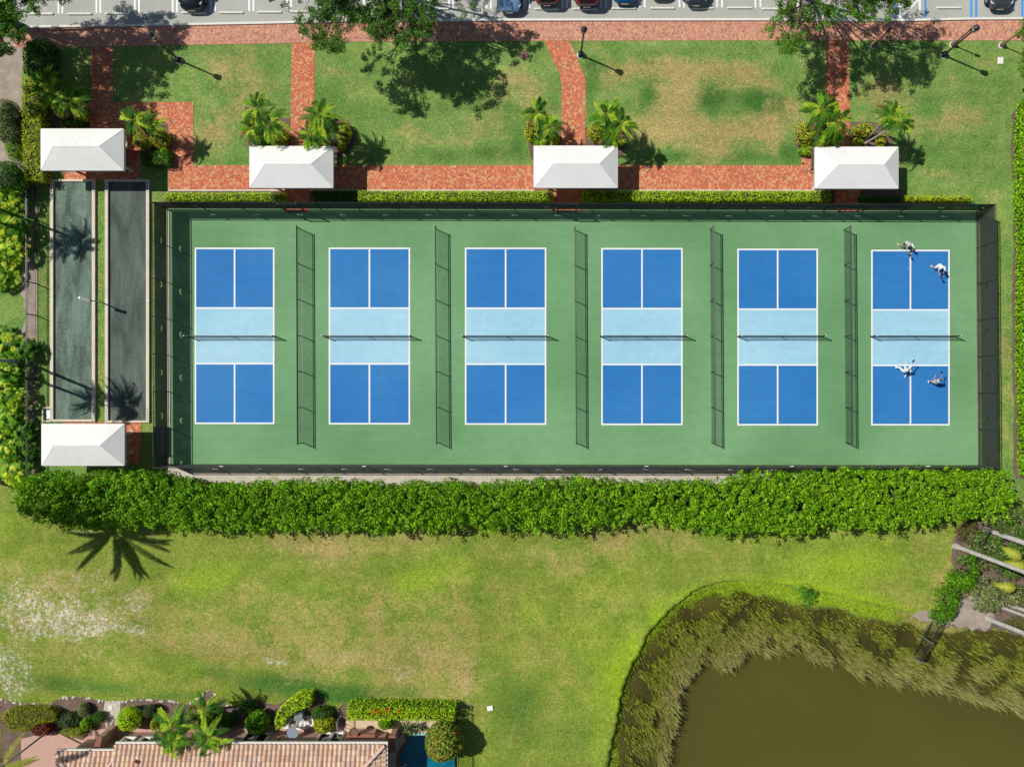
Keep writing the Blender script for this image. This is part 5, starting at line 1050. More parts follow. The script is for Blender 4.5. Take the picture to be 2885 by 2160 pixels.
# stones dropped along the house bed edge
EDGE = [(0,1969),(59,1979),(137,1982),(176,1962),(228,1962),(293,1974),(339,1974),(391,1967),(473,1970),(515,1982),(540,1975),(567,1959),(587,1941),(603,1949),(636,1979),(665,1995),(690,1975),(715,1968),(735,1976),(780,1984),(812,1966),(850,1945),(880,1943),(903,1958),(925,1988),(950,1998),(962,1985),(975,1978),(1050,1980),(1150,1983),(1283,1986)]
sheet('mulch_bed', EDGE+[(1288,1998),(1288,2060),(1100,2060),(1060,2400),(-300,2400),(-300,1969)], .009, M['mulch'])
g = G()
for i in range(110):
    k = random.randrange(17); (x0, y0), (x1, y1) = EDGE[k], EDGE[k+1]; u = random.random(); p = W(x0+(x1-x0)*u+random.uniform(-2, 2), y0+(y1-y0)*u+random.uniform(-1, 5)); r = random.uniform(.04, .11); g.ell((p[0], p[1], r*.3), (r*random.uniform(.8, 1.5), r, r*.45), 7, 5)
o = g.obj('edging_stones', M['gravel']); tag(o, kind='stuff')
# ------------------------------------------------------------ the house with its tiled roof
def tile_slope(g, x0, x1, ye, ze, depth, slope, inside, ncol=None, dirn='s'):
    """barrel tiles; eave along x at y=ye, rising towards -y ('s') or, for 'w', eave along y"""
    tw = .335; n = max(1, int(abs(x1-x0)/tw)); rows = int(depth/.36)+1; K = 5
    for c in range(n):
        for r in range(rows):
            u0 = x0+(x1-x0)*c/n; u1 = x0+(x1-x0)*(c+1)/n; d0 = r*.36; d1 = min(depth, d0+.36)
            if not inside((u0+u1)/2, (d0+d1)/2): continue
            base = random.choice([(226,186,156),(232,194,164),(214,172,146),(236,204,174),(208,174,158),(222,190,168)]); col = lin(base, .78*random.uniform(.92, 1.08))
            vs = []
            for d_, lift in ((d0, .035), (d1+.02, 0.0)):
                for k in range(K+1):
                    t = k/K; z = ze+d_*slope+.075*math.sin(math.pi*min(1, t/.72)) if t < .72 else ze+d_*slope-.02
                    u = u0+(u1-u0)*t; vs.append((u, ye-d_, z+lift) if dirn == 's' else (ye-d_, u, z+lift) if dirn == 'e' else (ye+d_, u, z+lift))
            fs = [(k, k+1, K+2+k, K+1+k) for k in range(K)]; g.add(vs, fs, col); g.add([vs[k] for k in range(K+1)]+[(v[0], v[1], v[2]-.05) for v in vs[:K+1]], [(k, K+1+k, K+2+k, k+1) for k in range(K)], lin((120, 70, 55), .7))
def hip_caps(g, a, b):
    a = Vector(a); b = Vector(b); L = (b-a).length; d = (b-a)/L; n = int(L/.4)
    for i in range(n): g.tube([a+d*(i*.4), a+d*(i*.4+.43)], [.135, .115], 8, lin(random.choice([(222,190,180),(214,178,165),(228,196,180)]), .8))
HZ = 3.0
hx0, hy0 = W2(325, 2091, HZ); hx1, hy1 = W2(1088, 2097, HZ); hy = (hy0+hy1)/2; HD = 6.0; SL = .32
e = empty('tiled_house', ((hx0+hx1)/2, hy-HD, 0), 'pink stucco house with barrel tiled roof at the lower left', 'house')
wx0, wx1, wy = hx0+.35, hx1-.55, hy-.55; WINS = []
def wx(px, z=1.2): return W2(px, 2065, z)[0]
wins = [(wx(352,.9), wx(352,.9)+.95, .9, 2.3), (wx(405,.9), wx(405,.9)+.78, .9, 2.3), (W2(697,2062,.15)[0], W2(697,2062,.15)[0]+.93, .12, 2.35), (W2(726,2062,.15)[0]+.15, W2(726,2062,.15)[0]+1.08, .12, 2.35), (W2(905,2064,.15)[0], W2(905,2064,.15)[0]+.88, .12, 2.35), (W2(936,2064,.15)[0]+.1, W2(936,2064,.15)[0]+.98, .12, 2.35)]
g = G(); xs = sorted(set([wx0, wx1]+[w for q in wins for w in q[:2]])); 
for a, b in zip(xs[:-1], xs[1:]):
    q = [w for w in wins if abs(w[0]-a) < 1e-6 or (w[0] <= a+1e-6 and w[1] >= b-1e-6)]
    if q: g.box((a, wy-.25, 0), (b, wy, q[0][2])); g.box((a, wy-.25, q[0][3]), (b, wy, HZ-.1))
    else: g.box((a, wy-.25, 0), (b, wy, HZ-.1))
g.box((wx0, wy-11, 0), (wx0+.25, wy-.25, HZ-.1)); g.box((wx1-.25, wy-11, 0), (wx1, wy-.25, HZ-.1)); g.box((wx0+.25, wy-11, 0), (wx1-.25, wy-10.75, HZ-.1)); g.obj('wall', M['stucco'], e)
g = G(); g.box((wx0+.3, wy-10.7, 0), (wx1-.3, wy-.3, .1)); g.obj('floor_slab', M['deck'], e)
for a, b, z0, z1 in wins:
    g = G(); t = .085
    for p, q in (((a-.03, wy-.1, z0-.03), (a+t, wy+.07, z1)), ((b-t, wy-.1, z0-.03), (b+.03, wy+.07, z1)), ((a+t, wy-.1, z1-t), (b-t, wy+.07, z1+.03)), ((a+t, wy-.1, z0-.03), (b-t, wy+.09, z0+t))): g.box(p, q)
    w = g.obj('window', M['cream'], e); g = G(); g.box((a+t, wy-.2, z0+t), (b-t, wy-.17, z1-t)); g.obj('pane', M['glass'], w)
for px in (470, 790):
    x = W2(px, 2060, 1)[0]; g = G(); g.tube([(x, wy+.06, 0), (x, wy+.06, HZ-.15)], .035, 8); g.obj('drainpipe', M['copper'], e)
g = G(); ridge_d = HD
def ins(u, d): return hx0-.1 < u < hx1-d*1.0
tile_slope(g, hx0, hx1, hy, HZ, ridge_d, SL, ins); tile_slope(g, hy-.0, hy-2*HD, hx1, HZ, HD, SL, lambda u, d: hy-2*HD+d < u < hy-d, dirn='e')
hip_caps(g, (hx1-.1, hy-.1, HZ+.1), (hx1-HD, hy-HD, HZ+HD*SL+.1)); hip_caps(g, (hx0, hy-HD, HZ+HD*SL+.1), (hx1-HD, hy-HD, HZ+HD*SL+.1))
g.add([(hx0, hy-.02, HZ-.06), (hx1, hy-.02, HZ-.06), (hx1, hy-2*HD, HZ-.06), (hx0, hy-2*HD, HZ-.06)], [(0, 3, 2, 1)], lin((190, 150, 130), .6))
g.add([(hx0, hy-2*HD, HZ), (hx1, hy-2*HD, HZ), (hx1-HD, hy-HD, HZ+HD*SL), (hx0, hy-HD, HZ+HD*SL)], [(0, 1, 2, 3)], lin((214, 165, 140), .75)); rf = g.obj('roof', M['tile'], e)
g = G(); g.box((hx0, hy, HZ-.16), (hx1+.1, hy+.11, HZ-.01)); g.box((hx1, hy-12, HZ-.16), (hx1+.1, hy, HZ-.01)); g.obj('gutter', M['cream'], e)
g = G(); p = W(378, 2146, HZ+.6); g.tube([(p[0], p[1], HZ+.3), (p[0], p[1], HZ+.72)], .1, 10); g.obj('vent_pipe', M['terracotta'], rf)
# left wing
vx0, vy0 = W2(158, 2114, HZ-.1); vx1, _ = W2(345, 2114, HZ-.1); vz = HZ-.1
e2 = empty('house_wing', ((vx0+vx1)/2, vy0-2.5, 0), 'hipped tiled wing at the left end of the pink house', 'house')
g = G(); hw = (vx1-vx0)/2; g_in = lambda u, d: vx0+d*.8 < u < vx1-d*.8
tile_slope(g, vx0, vx1, vy0, vz, 3.0, SL, g_in)
tile_slope(g, vy0, vy0-9, vx1, vz, 2.4, SL*1.25, lambda u, d: u < vy0-d*1.2, dirn='e'); tile_slope(g, vy0, vy0-9, vx0, vz, 2.4, SL*1.25, lambda u, d: u < vy0-d*1.2, dirn='w')
hip_caps(g, (vx1-.1, vy0-.1, vz+.1), (vx1-2.4, vy0-3, vz+3*SL+.1)); hip_caps(g, (vx0+.1, vy0-.1, vz+.1), (vx0+2.4, vy0-3, vz+3*SL+.1))
g.add([(vx0, vy0-.02, vz-.06), (vx1, vy0-.02, vz-.06), (vx1, vy0-9, vz-.06), (vx0, vy0-9, vz-.06)], [(0, 3, 2, 1)], lin((190, 150, 130), .6)); g.obj('roof', M['tile'], e2)
g = G(); g.box((vx0, vy0, vz-.16), (vx1+.02, vy0+.1, vz-.01)); g.obj('gutter', M['cream'], e2)
g = G(); g.box((vx0+.5, vy0-8.5, 0), (vx1-.45, vy0-.5, vz-.08)); g.obj('wall', M['stucco'], e2)
# garden pieces
sheet('garden_walk', [(296,1974),(340,1974),(338,2010),(330,2050),(300,2052),(290,2010)], .016, M['gravel'])
g = G()
for x, y in ((312,1992),(313,2012)): g.prism([W2(x-6, y-6), W2(x+6, y-6), W2(x+6, y+6), W2(x-6, y+6)], .01, .05)
tag(g.obj('stepping_stones', M['kerb']), kind='structure')
sheet('patio', [(60,2080),(150,2058),(235,2084),(262,2056),(330,2046),(400,2052),(700,2050),(860,2034),(974,2044),(974,2200),(60,2400)], .024, M['stucco'])
sheet('pool_deck', [(975,2028),(1283,2028),(1283,2067.5),(1152,2067.5),(1152,2085),(1140,2100),(1128,2120),(1125,2140),(1127,2160),(1135,2200),(1180,2330),(975,2330),(975,2100)], .020, M['deck'])
g = G(); C = [(1152,2066),(1152,2085),(1140,2100),(1128,2120),(1125,2140),(1127,2160),(1135,2200),(1180,2330)]
for (x0, y0), (x1, y1) in zip(C[:-1], C[1:]): g.prism([W2(x0-9, y0), W2(x1-9, y1), W2(x1+1, y1), W2(x0+1, y0)], 0, .05)
tag(g.obj('pool_coping', M['copper']), kind='structure')
def poolmat():
    m, nt, b = newmat('pool_water'); p = pos(nt); f = noise(nt, 1.2, 3, .5, p, 1.0); c = mix(nt, mp(nt, f, .3, .7, 0, 1), lin((10, 96, 120), .85), lin((24, 124, 142), .85)); nt.links.new(c, b.inputs['Base Color']); b.inputs['Roughness'].default_value = .06; b.inputs['Specular IOR Level'].default_value = .5
    bump(nt, b, noise(nt, 5, 3, .5, p), .1, .02); return m
M['pool'] = poolmat(); g = G(); g.sheet(pool_xy, -.10); tag(g.obj('pool_water', M['pool']), kind='structure')
g = G(); P = pool_xy
for i in range(len(P)): a, b = P[i], P[(i+1) % len(P)]; g.add([(a[0], a[1], .012), (b[0], b[1], .012), (b[0], b[1], -1.3), (a[0], a[1], -1.3)], [(0, 1, 2, 3)])
M['pooltile'] = simple('pale_pool_tile', lin((150, 205, 212), .8), .4, .1, 5)
g.prism([W2(1150, 2064), W2(1235, 2064), W2(1235, 2070), W2(1150, 2070)], -.04, .03); tag(g.obj('pool_edge', M['pooltile']), kind='structure')
b = W(1112, 2146); e = empty('pool_handrail', b, 'white bent handrail on the deck at the pool edge', 'handrail'); g = G()
for s in (0, .35): g.tube([(b[0]-.1+s*.2, b[1]-s, 0), (b[0]-.1+s*.2, b[1]-s, .75), (b[0]+.15, b[1]-s, .88), (b[0]+.75, b[1]-s, .62), (b[0]+.95, b[1]-s, .25)], .024, 8)
g.obj('bent_tube', M['cream'], e)
g = G(); g.tube([(b[0]-.1, b[1], .02), (b[0]-.1, b[1], .05)], .07, 10); g.obj('foot_plate', M['grey'], e)
# low garden walls and the outdoor kitchen
def boxthing(name, label, cat, px, z, mat, parts=()):
    pl = [W2(a, b) for a, b in px]; c = np.mean(pl, 0); e = empty(name, (c[0], c[1], 0), label, cat); g = G(); g.prism(pl, 0, z); g.obj('body', M[mat], e); g = G()
    q = [(c[0]+(x-c[0])*1.0+(.06 if x > c[0] else -.06), c[1]+(y-c[1])+(.06 if y > c[1] else -.06)) for x, y in pl]; g.prism(q, z+.002, z+.09); g.obj('coping', M['copper' if mat == 'stucco' else 'cream'], e); return e
boxthing('garden_wall', 'freestanding pink wall with brown coping between the wing and the round bush', 'wall', [(318,2040),(332,2040),(318,2100),(302,2100)], 2.0, 'stucco')
boxthing('garden_wall', 'short pink wall standing right of the outdoor kitchen', 'wall', [(1108,2048),(1122,2048),(1122,2090),(1108,2090)], 1.3, 'stucco')
e = boxthing('outdoor_kitchen', 'pink stucco grill counter below the pool hedge', 'counter', [(992,2050),(1062,2050),(1062,2095),(1046,2095),(1046,2064),(1004,2064),(1004,2095),(992,2095)], .95, 'stucco')
b = W(1025, 2080); e = empty('grill', b, 'black barbecue grill inside the pink counter', 'grill'); g = G(); g.box((b[0]-.5, b[1]-.3, .1), (b[0]+.5, b[1]+.25, .85)); g.obj('cabinet', M['black'], e); g = G(); g.tube([(b[0]-.48, b[1], .9), (b[0]+.48, b[1], .9)], .24, 14); g.obj('lid', M['grey'], e); g = G(); g.bar((b[0]-.35, b[1]+.3, .95), (b[0]+.35, b[1]+.3, .95), .03, .03); g.obj('handle', M['grey'], e)
b = W(1000, 2055, .95); e = empty('planter_bowl', (b[0], b[1], 1.04), 'terracotta bowl planter on the grill counter', 'planter'); g = G(); g.tube([(b[0], b[1], 1.045), (b[0], b[1], 1.2), (b[0], b[1], 1.3)], [.16, .3, .34], 18, caps=False); g.tube([(b[0], b[1], 1.045), (b[0], b[1], 1.05)], .16, 18); g.obj('bowl', M['terracotta'], e); g = G(); g.tube([(b[0], b[1], 1.2), (b[0], b[1], 1.24)], .28, 18); g.obj('soil', M['mulch'], e)
b = W(838, 2042); e = empty('birdbath', b, 'round blue grey birdbath on the pink patio', 'birdbath'); b = Vector(b); g = G(); g.tube([b, b+Vector((0, 0, .05)), b+Vector((0, 0, .1)), b+Vector((0, 0, 1.1))], [.2, .2, .07, .05], 12); g.obj('pedestal', M['cream'], e); g = G(); g.tube([b+Vector((0, 0, 1.08)), b+Vector((0, 0, 1.2)), b+Vector((0, 0, 1.25))], [.15, .42, .45], 20, caps=False); g.tube([b+Vector((0, 0, 1.10)), b+Vector((0, 0, 1.2))], [.15, .40], 20); g.obj('bowl', M['bluegrey'], e)
b = W(850, 2006); e = empty('air_unit', b, 'grey box unit tucked inside the crescent hedge', 'equipment box'); g = G(); g.box((b[0]-.28, b[1]-.24, .06), (b[0]+.28, b[1]+.24, .75)); g.obj('cabinet', M['bluegrey'], e); g = G(); g.box((b[0]-.31, b[1]-.27, .752), (b[0]+.31, b[1]+.27, .79)); g.obj('lid', M['grey'], e)
g0 = None
g = G(); P_ = [(812,2022),(880,2014),(885,2038),(858,2050),(800,2046),(796,2036)]; pl = [W2(a, b) for a, b in P_]
for i in range(len(pl)): a, b = pl[i], pl[(i+1) % len(pl)]; g.bar((a[0], a[1], .09), (b[0], b[1], .09), .1, .16)
e = empty('rock_garden', (*W2(840, 2034), 0), 'white edged corner bed inside the crescent hedge', 'garden bed'); g.obj('edging', M['white'], e)
q = sample_poly([W2(a, b) for a, b in [(815,2025),(876,2019),(880,2034),(856,2046),(806,2042)]], 26)
rk = None
for i, (x, y) in enumerate(q):
    r = random.uniform(.09, .17); g = G(); g.ell((0, 0, r*.5), (r*1.4, r*.9, r*.75), 9, 6, fn=lambda u, t: 1+.14*math.sin(3*u+i)*math.sin(2*t)); o = g.obj('white_rock', M['rock']); o.location = (x, y, .01); o.rotation_euler.z = random.uniform(0, 3); tag(o, 'pale rough rock in the white edged bed by the crescent hedge', 'rock', 'rocks in the white edged bed')
# garden planting
hedge_box([(2,2012),(22,2000),(130,1998),(152,2012),(150,2032),(105,2040),(70,2062),(20,2062),(4,2030)], 1.0, 'wide mossy yellow green hedge in the bottom left garden', [(130,142,30),(110,128,28),(150,158,36),(92,108,28)], 420, .085, .05, .1, jit=.7)
hedge_box([(175,2055),(228,2052),(228,2074),(200,2080),(165,2064)], .7, 'small low hedge left of the freestanding pink wall', [(120,140,30),(100,124,28),(140,158,36)], 400, .085, .05, .08)
hedge_box([(772,2035),(778,2008),(800,1985),(828,1965),(850,1958),(874,1957),(874,1990),(848,1998),(826,2008),(805,2026),(795,2050),(776,2055)], 1.3, 'crescent shaped lime hedge curling around the white rocks', GREENS['lime'], 230, .12, .06, .1)
hedge_box([(976,1990),(1281,1996),(1281,2010),(976,2006)], 1.7, 'upper clipped hedge row with red blossoms above the pool', GREENS['ficus2']+GREENS['lime'], 200, .12, .075, .12)
hedge_box([(976,2012),(1281,2015),(1281,2032),(976,2029)], 1.3, 'lower clipped lime hedge row along the pool deck', GREENS['lime'], 200, .12, .075, .1)
q = RS.rand(60, 2); P = np.column_stack([(1040+110*q[:, 0]**1.2-NX)/PPM*.97, -(1992+18*q[:, 1]-NY)/PPM*.97, np.full(60, 1.72)+RS.rand(60)*.10]); e = empty('flower_spray', (P[:, 0].mean(), P[:, 1].mean(), 1.7), 'orange red blossoms on the upper pool hedge', 'flowers')
foliage_obj('blossoms', [leafset(P, np.tile([0, 0, 1.], (60, 1)), .09, .07, pal(60, [(190, 66, 26), (170, 50, 26)]), .3)], 'leafm', e, tuple(e.location))
for a in ((358,2028,32,32,1.6,'round_bush','big round clipped bush beside the stepping stone walk','lime',1500,.1,None),(435,2042,12,20,1.2,'columnar_bush','small upright pale bush beside the round bush','yellow',500,.07,None),(722,2038,34,32,1.4,'round_bush','round glossy bush left of the crescent hedge','ficus',1100,.14,None),(905,2012,30,20,1.1,'shrub','dull green shrub right of the white rocks','dark',600,.1,None),(912,2042,30,24,1.3,'shrub','bush full of yellow flowers in front of the black windows','flower',900,.12,((190,172,36),45)),
  (275,2022,18,16,.8,'shrub','dark rounded shrub left of the stepping stone walk','dark',500,.07,None),(240,2040,15,20,.9,'shrub','bright green shrub against the freestanding pink wall','ficus2',500,.08,None),(232,2000,17,20,.8,'shrub','grey green shrub on the mulch near the left garden','grey',420,.08,None),(1085,2040,20,16,1.0,'shrub','green shrub between pool deck and lower hedge row','ficus',500,.1,None),(640,2030,28,18,1.0,'shrub','dark green shrub row under the white trunked palm','dark',700,.1,None),(575,2030,22,20,.9,'shrub','yellow tinged shrub among the garden palms','yellow',600,.09,None),(115,2055,30,20,.9,'shrub','dark red leaved shrub beside the thin palm trunk','red',600,.12,None),(190,2030,34,24,.7,'shrub','dark strappy shrub between the two left hedges','dfan',500,.12,None),(700,1992,26,20,.7,'shrub','olive shrub on mulch left of the crescent hedge','dark',420,.1,None),(420,2005,20,18,1.2,'shrub','nearly black leafless looking shrub right of the round bush','dfan',350,.08,None)):
    x, y, rx, ry, h, nm, lb, cl, n, ls, fl = a; bush(x, y, rx, ry, h, nm, lb, 'bush', GREENS[cl], n, ls, ls*.6, None, flowers=fl)
bush(1248, 2096, 50, 50, 3.0, 'bougainvillea_tree', 'large rounded flowering bush overhanging the pool at the metal fence', 'bush', [(96,124,48),(120,146,58),(80,106,44),(140,160,80)], 4200, .15, .08, flowers=((170, 56, 56), 45), lumps=16)
def fan(px, py, label, n=26, L=1.0):
    b = W(px, py); e = empty('fan_plant', b, label, 'plant', 'spiky plants by the pool'); V = []; F = []; C = []
    for i in range(n*2):
        a = random.uniform(0, 6.28); el = random.uniform(.15, 1.1); d = np.array([math.cos(a)*math.cos(el), math.sin(a)*math.cos(el), math.sin(el)]); s = np.array([-math.sin(a), math.cos(a), 0])*.035; l = L*random.uniform(.7, 1.1); o = np.array([0, 0, .15]); k = len(V); V += [tuple(o-s*.5), tuple(o+d*l*.5+s), tuple(o+d*l-[0, 0, l*.2]), tuple(o+d*l*.5-s)]; F.append((k, k+1, k+2, k+3)); c = pal(1, GREENS['dfan'])[0]; C += [c*1.2]*4
    npmesh('blades', np.array(V), np.array(F), M['leafm'], e, np.array(C)); g = G(); g.tube([(0, 0, 0), (0, 0, .2)], [.12, .08], 8); g.obj('stem', M['bark'], e, world=False)
fan(1142, 2046, 'dark spiky plant left of its twin by the pool edge'); fan(1178, 2042, 'dark spiky plant in hedge shadow above the pool corner', 22, .9)
picket([(1286,1992),(1289,2200)], 1.7, 'dark metal slat fence at the right of pool and flowering bush', .12); picket([(962,2010),(966,2075)], 1.4, 'short grey garden fence panel at the left end of the pool hedges', .3, 'grey')
# ------------------------------------------------------------ cars
def car(name, label, px, py, paint, nose=True, L=4.6, Wd=1.84, H_=1.5, roofc=None, boxy=0, group='cars in the stalls along the sidewalk'):
    """front (or tail) edge of the car stands at the photo point; body runs up and away from it"""
    p = W(px, py); e = empty(name, (p[0], p[1], .012), label, 'car', group); m = simple(name+'_paint', paint, .22, .05, 2, metal=.35, spec=.7); m.node_tree.nodes['Principled BSDF'].inputs['Coat Weight'].default_value = .8
    hw = Wd/2; S_ = []      # stations: t, half width, lower z, shoulder z, crown z
    if nose: prof = [(0,.62,.32,.52,.56),(.03,.80,.24,.62,.70),(.09,.92,.2,.70,.80),(.22,.99,.2,.80,.92),(.32,1,.2,.88,.98),(.62,1,.2,.92,1.0),(.85,.98,.22,.94,1.02),(.95,.93,.28,.92,1.0),(1,.78,.36,.80,.86)]
    else: prof = [(0,.80,.34,.78,.82),(.03,.90,.26,.92,.98),(.10,.97,.22,.96,1.03),(.35,1,.2,.93,1.0),(.62,1,.2,.90,.98),(.74,.99,.2,.84,.94),(.9,.92,.22,.72,.82),(.97,.8,.26,.62,.7),(1,.62,.32,.52,.56)]
    k = H_/1.5
    V = []; K = 9
    for t, w, z0, zs, zc in prof:
        y = t*L; w *= hw; zs = zs*k; zc = zc*k
        V += [(-w*.9, y, z0), (-w, y, (z0+zs)*.5), (-w*.97, y, zs), (-w*.72, y, zc-.02), (0, y, zc+.02), (w*.72, y, zc-.02), (w*.97, y, zs), (w, y, (z0+zs)*.5), (w*.9, y, z0)]
    F = [(i*K+j, (i+1)*K+j, (i+1)*K+(j+1) % K, i*K+(j+1) % K) for i in range(len(prof)-1) for j in range(K)]+[tuple(range(K)), tuple((len(prof)-1)*K+j for j in range(K-1, -1, -1))]
    g = G(); g.add(V, F); body = g.obj('body', m, e, world=False, smooth=True); md = body.modifiers.new('smooth', 'SUBSURF'); md.levels = 1; md.render_levels = 1
    a0, a1, a2, a3 = ((.27, .42, .80, .95) if nose else (.03+.0, .16, .62, .78)); a0, a3 = (a0, a3) if nose else (.04+.03*(1-boxy), .78)
    if boxy: a2, a3 = (.9, .98) if nose else (a2, a3)
    zb = .93*k; zt = H_; w0 = hw*.90; w1 = hw*.70
    g = G(); g.add([(-w0*.93, a0*L, zb), (w0*.93, a0*L, zb), (w0, a1*L, zb), (w0, a2*L, zb), (w0*.93, a3*L, zb), (-w0*.93, a3*L, zb), (-w0, a2*L, zb), (-w0, a1*L, zb), (-w1, a1*L, zt-.03), (w1, a1*L, zt-.03), (w1, a2*L, zt-.03), (-w1, a2*L, zt-.03)],
        [(0, 1, 9, 8), (1, 2, 9), (2, 3, 10, 9), (3, 4, 10), (4, 5, 11, 10), (5, 6, 11), (6, 7, 8, 11), (7, 0, 8), (8, 9, 10, 11)]); g.obj('window_glass', M['glass'], e, world=False)
    g = G(); pts = []
    for u in (0, .33, .66, 1):
        y = (a1+(a2-a1)*u)*L; b_ = .04*math.sin(math.pi*(u*.8+.1)); pts += [(-w1*1.03, y, zt-.035), (-w1*.5, y, zt+b_*.8-.01), (0, y, zt+b_), (w1*.5, y, zt+b_*.8-.01), (w1*1.03, y, zt-.035)]
    g.add(pts, [(i*5+j, i*5+j+1, (i+1)*5+j+1, (i+1)*5+j) for i in range(3) for j in range(4)])
    for s in (-1, 1):
        for q0, q1 in (((s*w0*.93, a0*L, zb), (s*w1, a1*L, zt-.02)), ((s*w0*.93, a3*L, zb), (s*w1, a2*L, zt-.02)), ((s*w0, (a1+a2)/2*L, zb), (s*w1, (a1+a2)/2*L, zt-.02))): g.bar(q0, q1, .07, .05)
    ro = g.obj('roof', m, e, world=False, smooth=True)
    for s in (-1, 1):
        for t in ((.18, .80) if nose else (.2, .82)):
            g = G(); y = t*L; x = s*(hw-.11); g.tube([(x-.11, y, .33), (x+.11, y, .33)], .33, 20); wh = g.obj('wheel', M['tyre'], e, world=False); g = G(); g.tube([(x+s*.105, y, .33), (x+s*.12, y, .33)], .2, 14); g.obj('rim', M['rim'], wh, world=False)
        yl = .075*L if nose else .035*L; g = G(); zl = (.66 if nose else .86)*k; P3 = [(s*hw*.60, yl-.12, zl-.06), (s*hw*.88, yl+.04, zl), (s*hw*.95, yl+.22, zl+.03), (s*hw*.86, yl+.13, zl+.05), (s*hw*.6, yl-.05, zl+.02)]
        g.add(P3+[(q[0], q[1]-.03, q[2]+.035) for q in P3], [(0, 1, 2, 3, 4), (9, 8, 7, 6, 5), (0, 5, 6, 1), (1, 6, 7, 2), (2, 7, 8, 3), (3, 8, 9, 4), (4, 9, 5, 0)]); g.obj('headlight' if nose else 'tail_light', M['headlamp' if nose else 'redlamp'], e, world=False)
        g = G(); ym = (.33 if nose else .70)*L; g.ell((s*(hw+.1), ym, .98*k), (.12, .07, .08), 8, 6); g.obj('mirror', m, e, world=False)
    g = G(); g.box((-hw*.55, -.015, .36), (hw*.55, .12, .5)); g.obj('grille' if nose else 'bumper', M['black'], e, world=False)
    g = G(); g.box((-.26, -.03, .50 if not nose else .4), (.26, -.017, .62 if not nose else .5)); g.obj('number_plate', M['cream'], e, world=False); 
    return e
car('parked_car', 'black boxy car alone in the left stalls', 549, 40, (.008, .010, .014), True, 4.7, 1.95, 1.75, boxy=1)
car('parked_car', 'light blue silver car beneath the right limbs of the big oak', 1436, 46, (.22, .38, .60), True, 4.6, 1.86, 1.6)
car('parked_car', 'black car parked tail first with bright red lamps', 1541, 27, (.010, .009, .010), False, 4.4, 1.82, 1.6)
car('parked_car', 'dark maroon black car parked tail first beside the one with red lamps', 1652, 31, (.035, .010, .012), False, 4.7, 1.9, 1.7)
car('parked_car', 'deep blue sedan parked nose in between maroon and white cars', 1758, 21, (.010, .09, .22), True, 4.7, 1.84, 1.42)
car('parked_car', 'white car mostly out of frame between blue and grey cars', 1858, 5, (.72, .72, .70), True, 4.6, 1.84, 1.45)
car('parked_car', 'dark grey rounded sedan at the right end of the row', 1957, 26, (.045, .055, .075), True, 4.7, 1.9, 1.45)
car('parked_car', 'grey rounded car alone in the far right accessible stall', 2806, 36, (.07, .08, .085), True, 4.4, 1.85, 1.55)
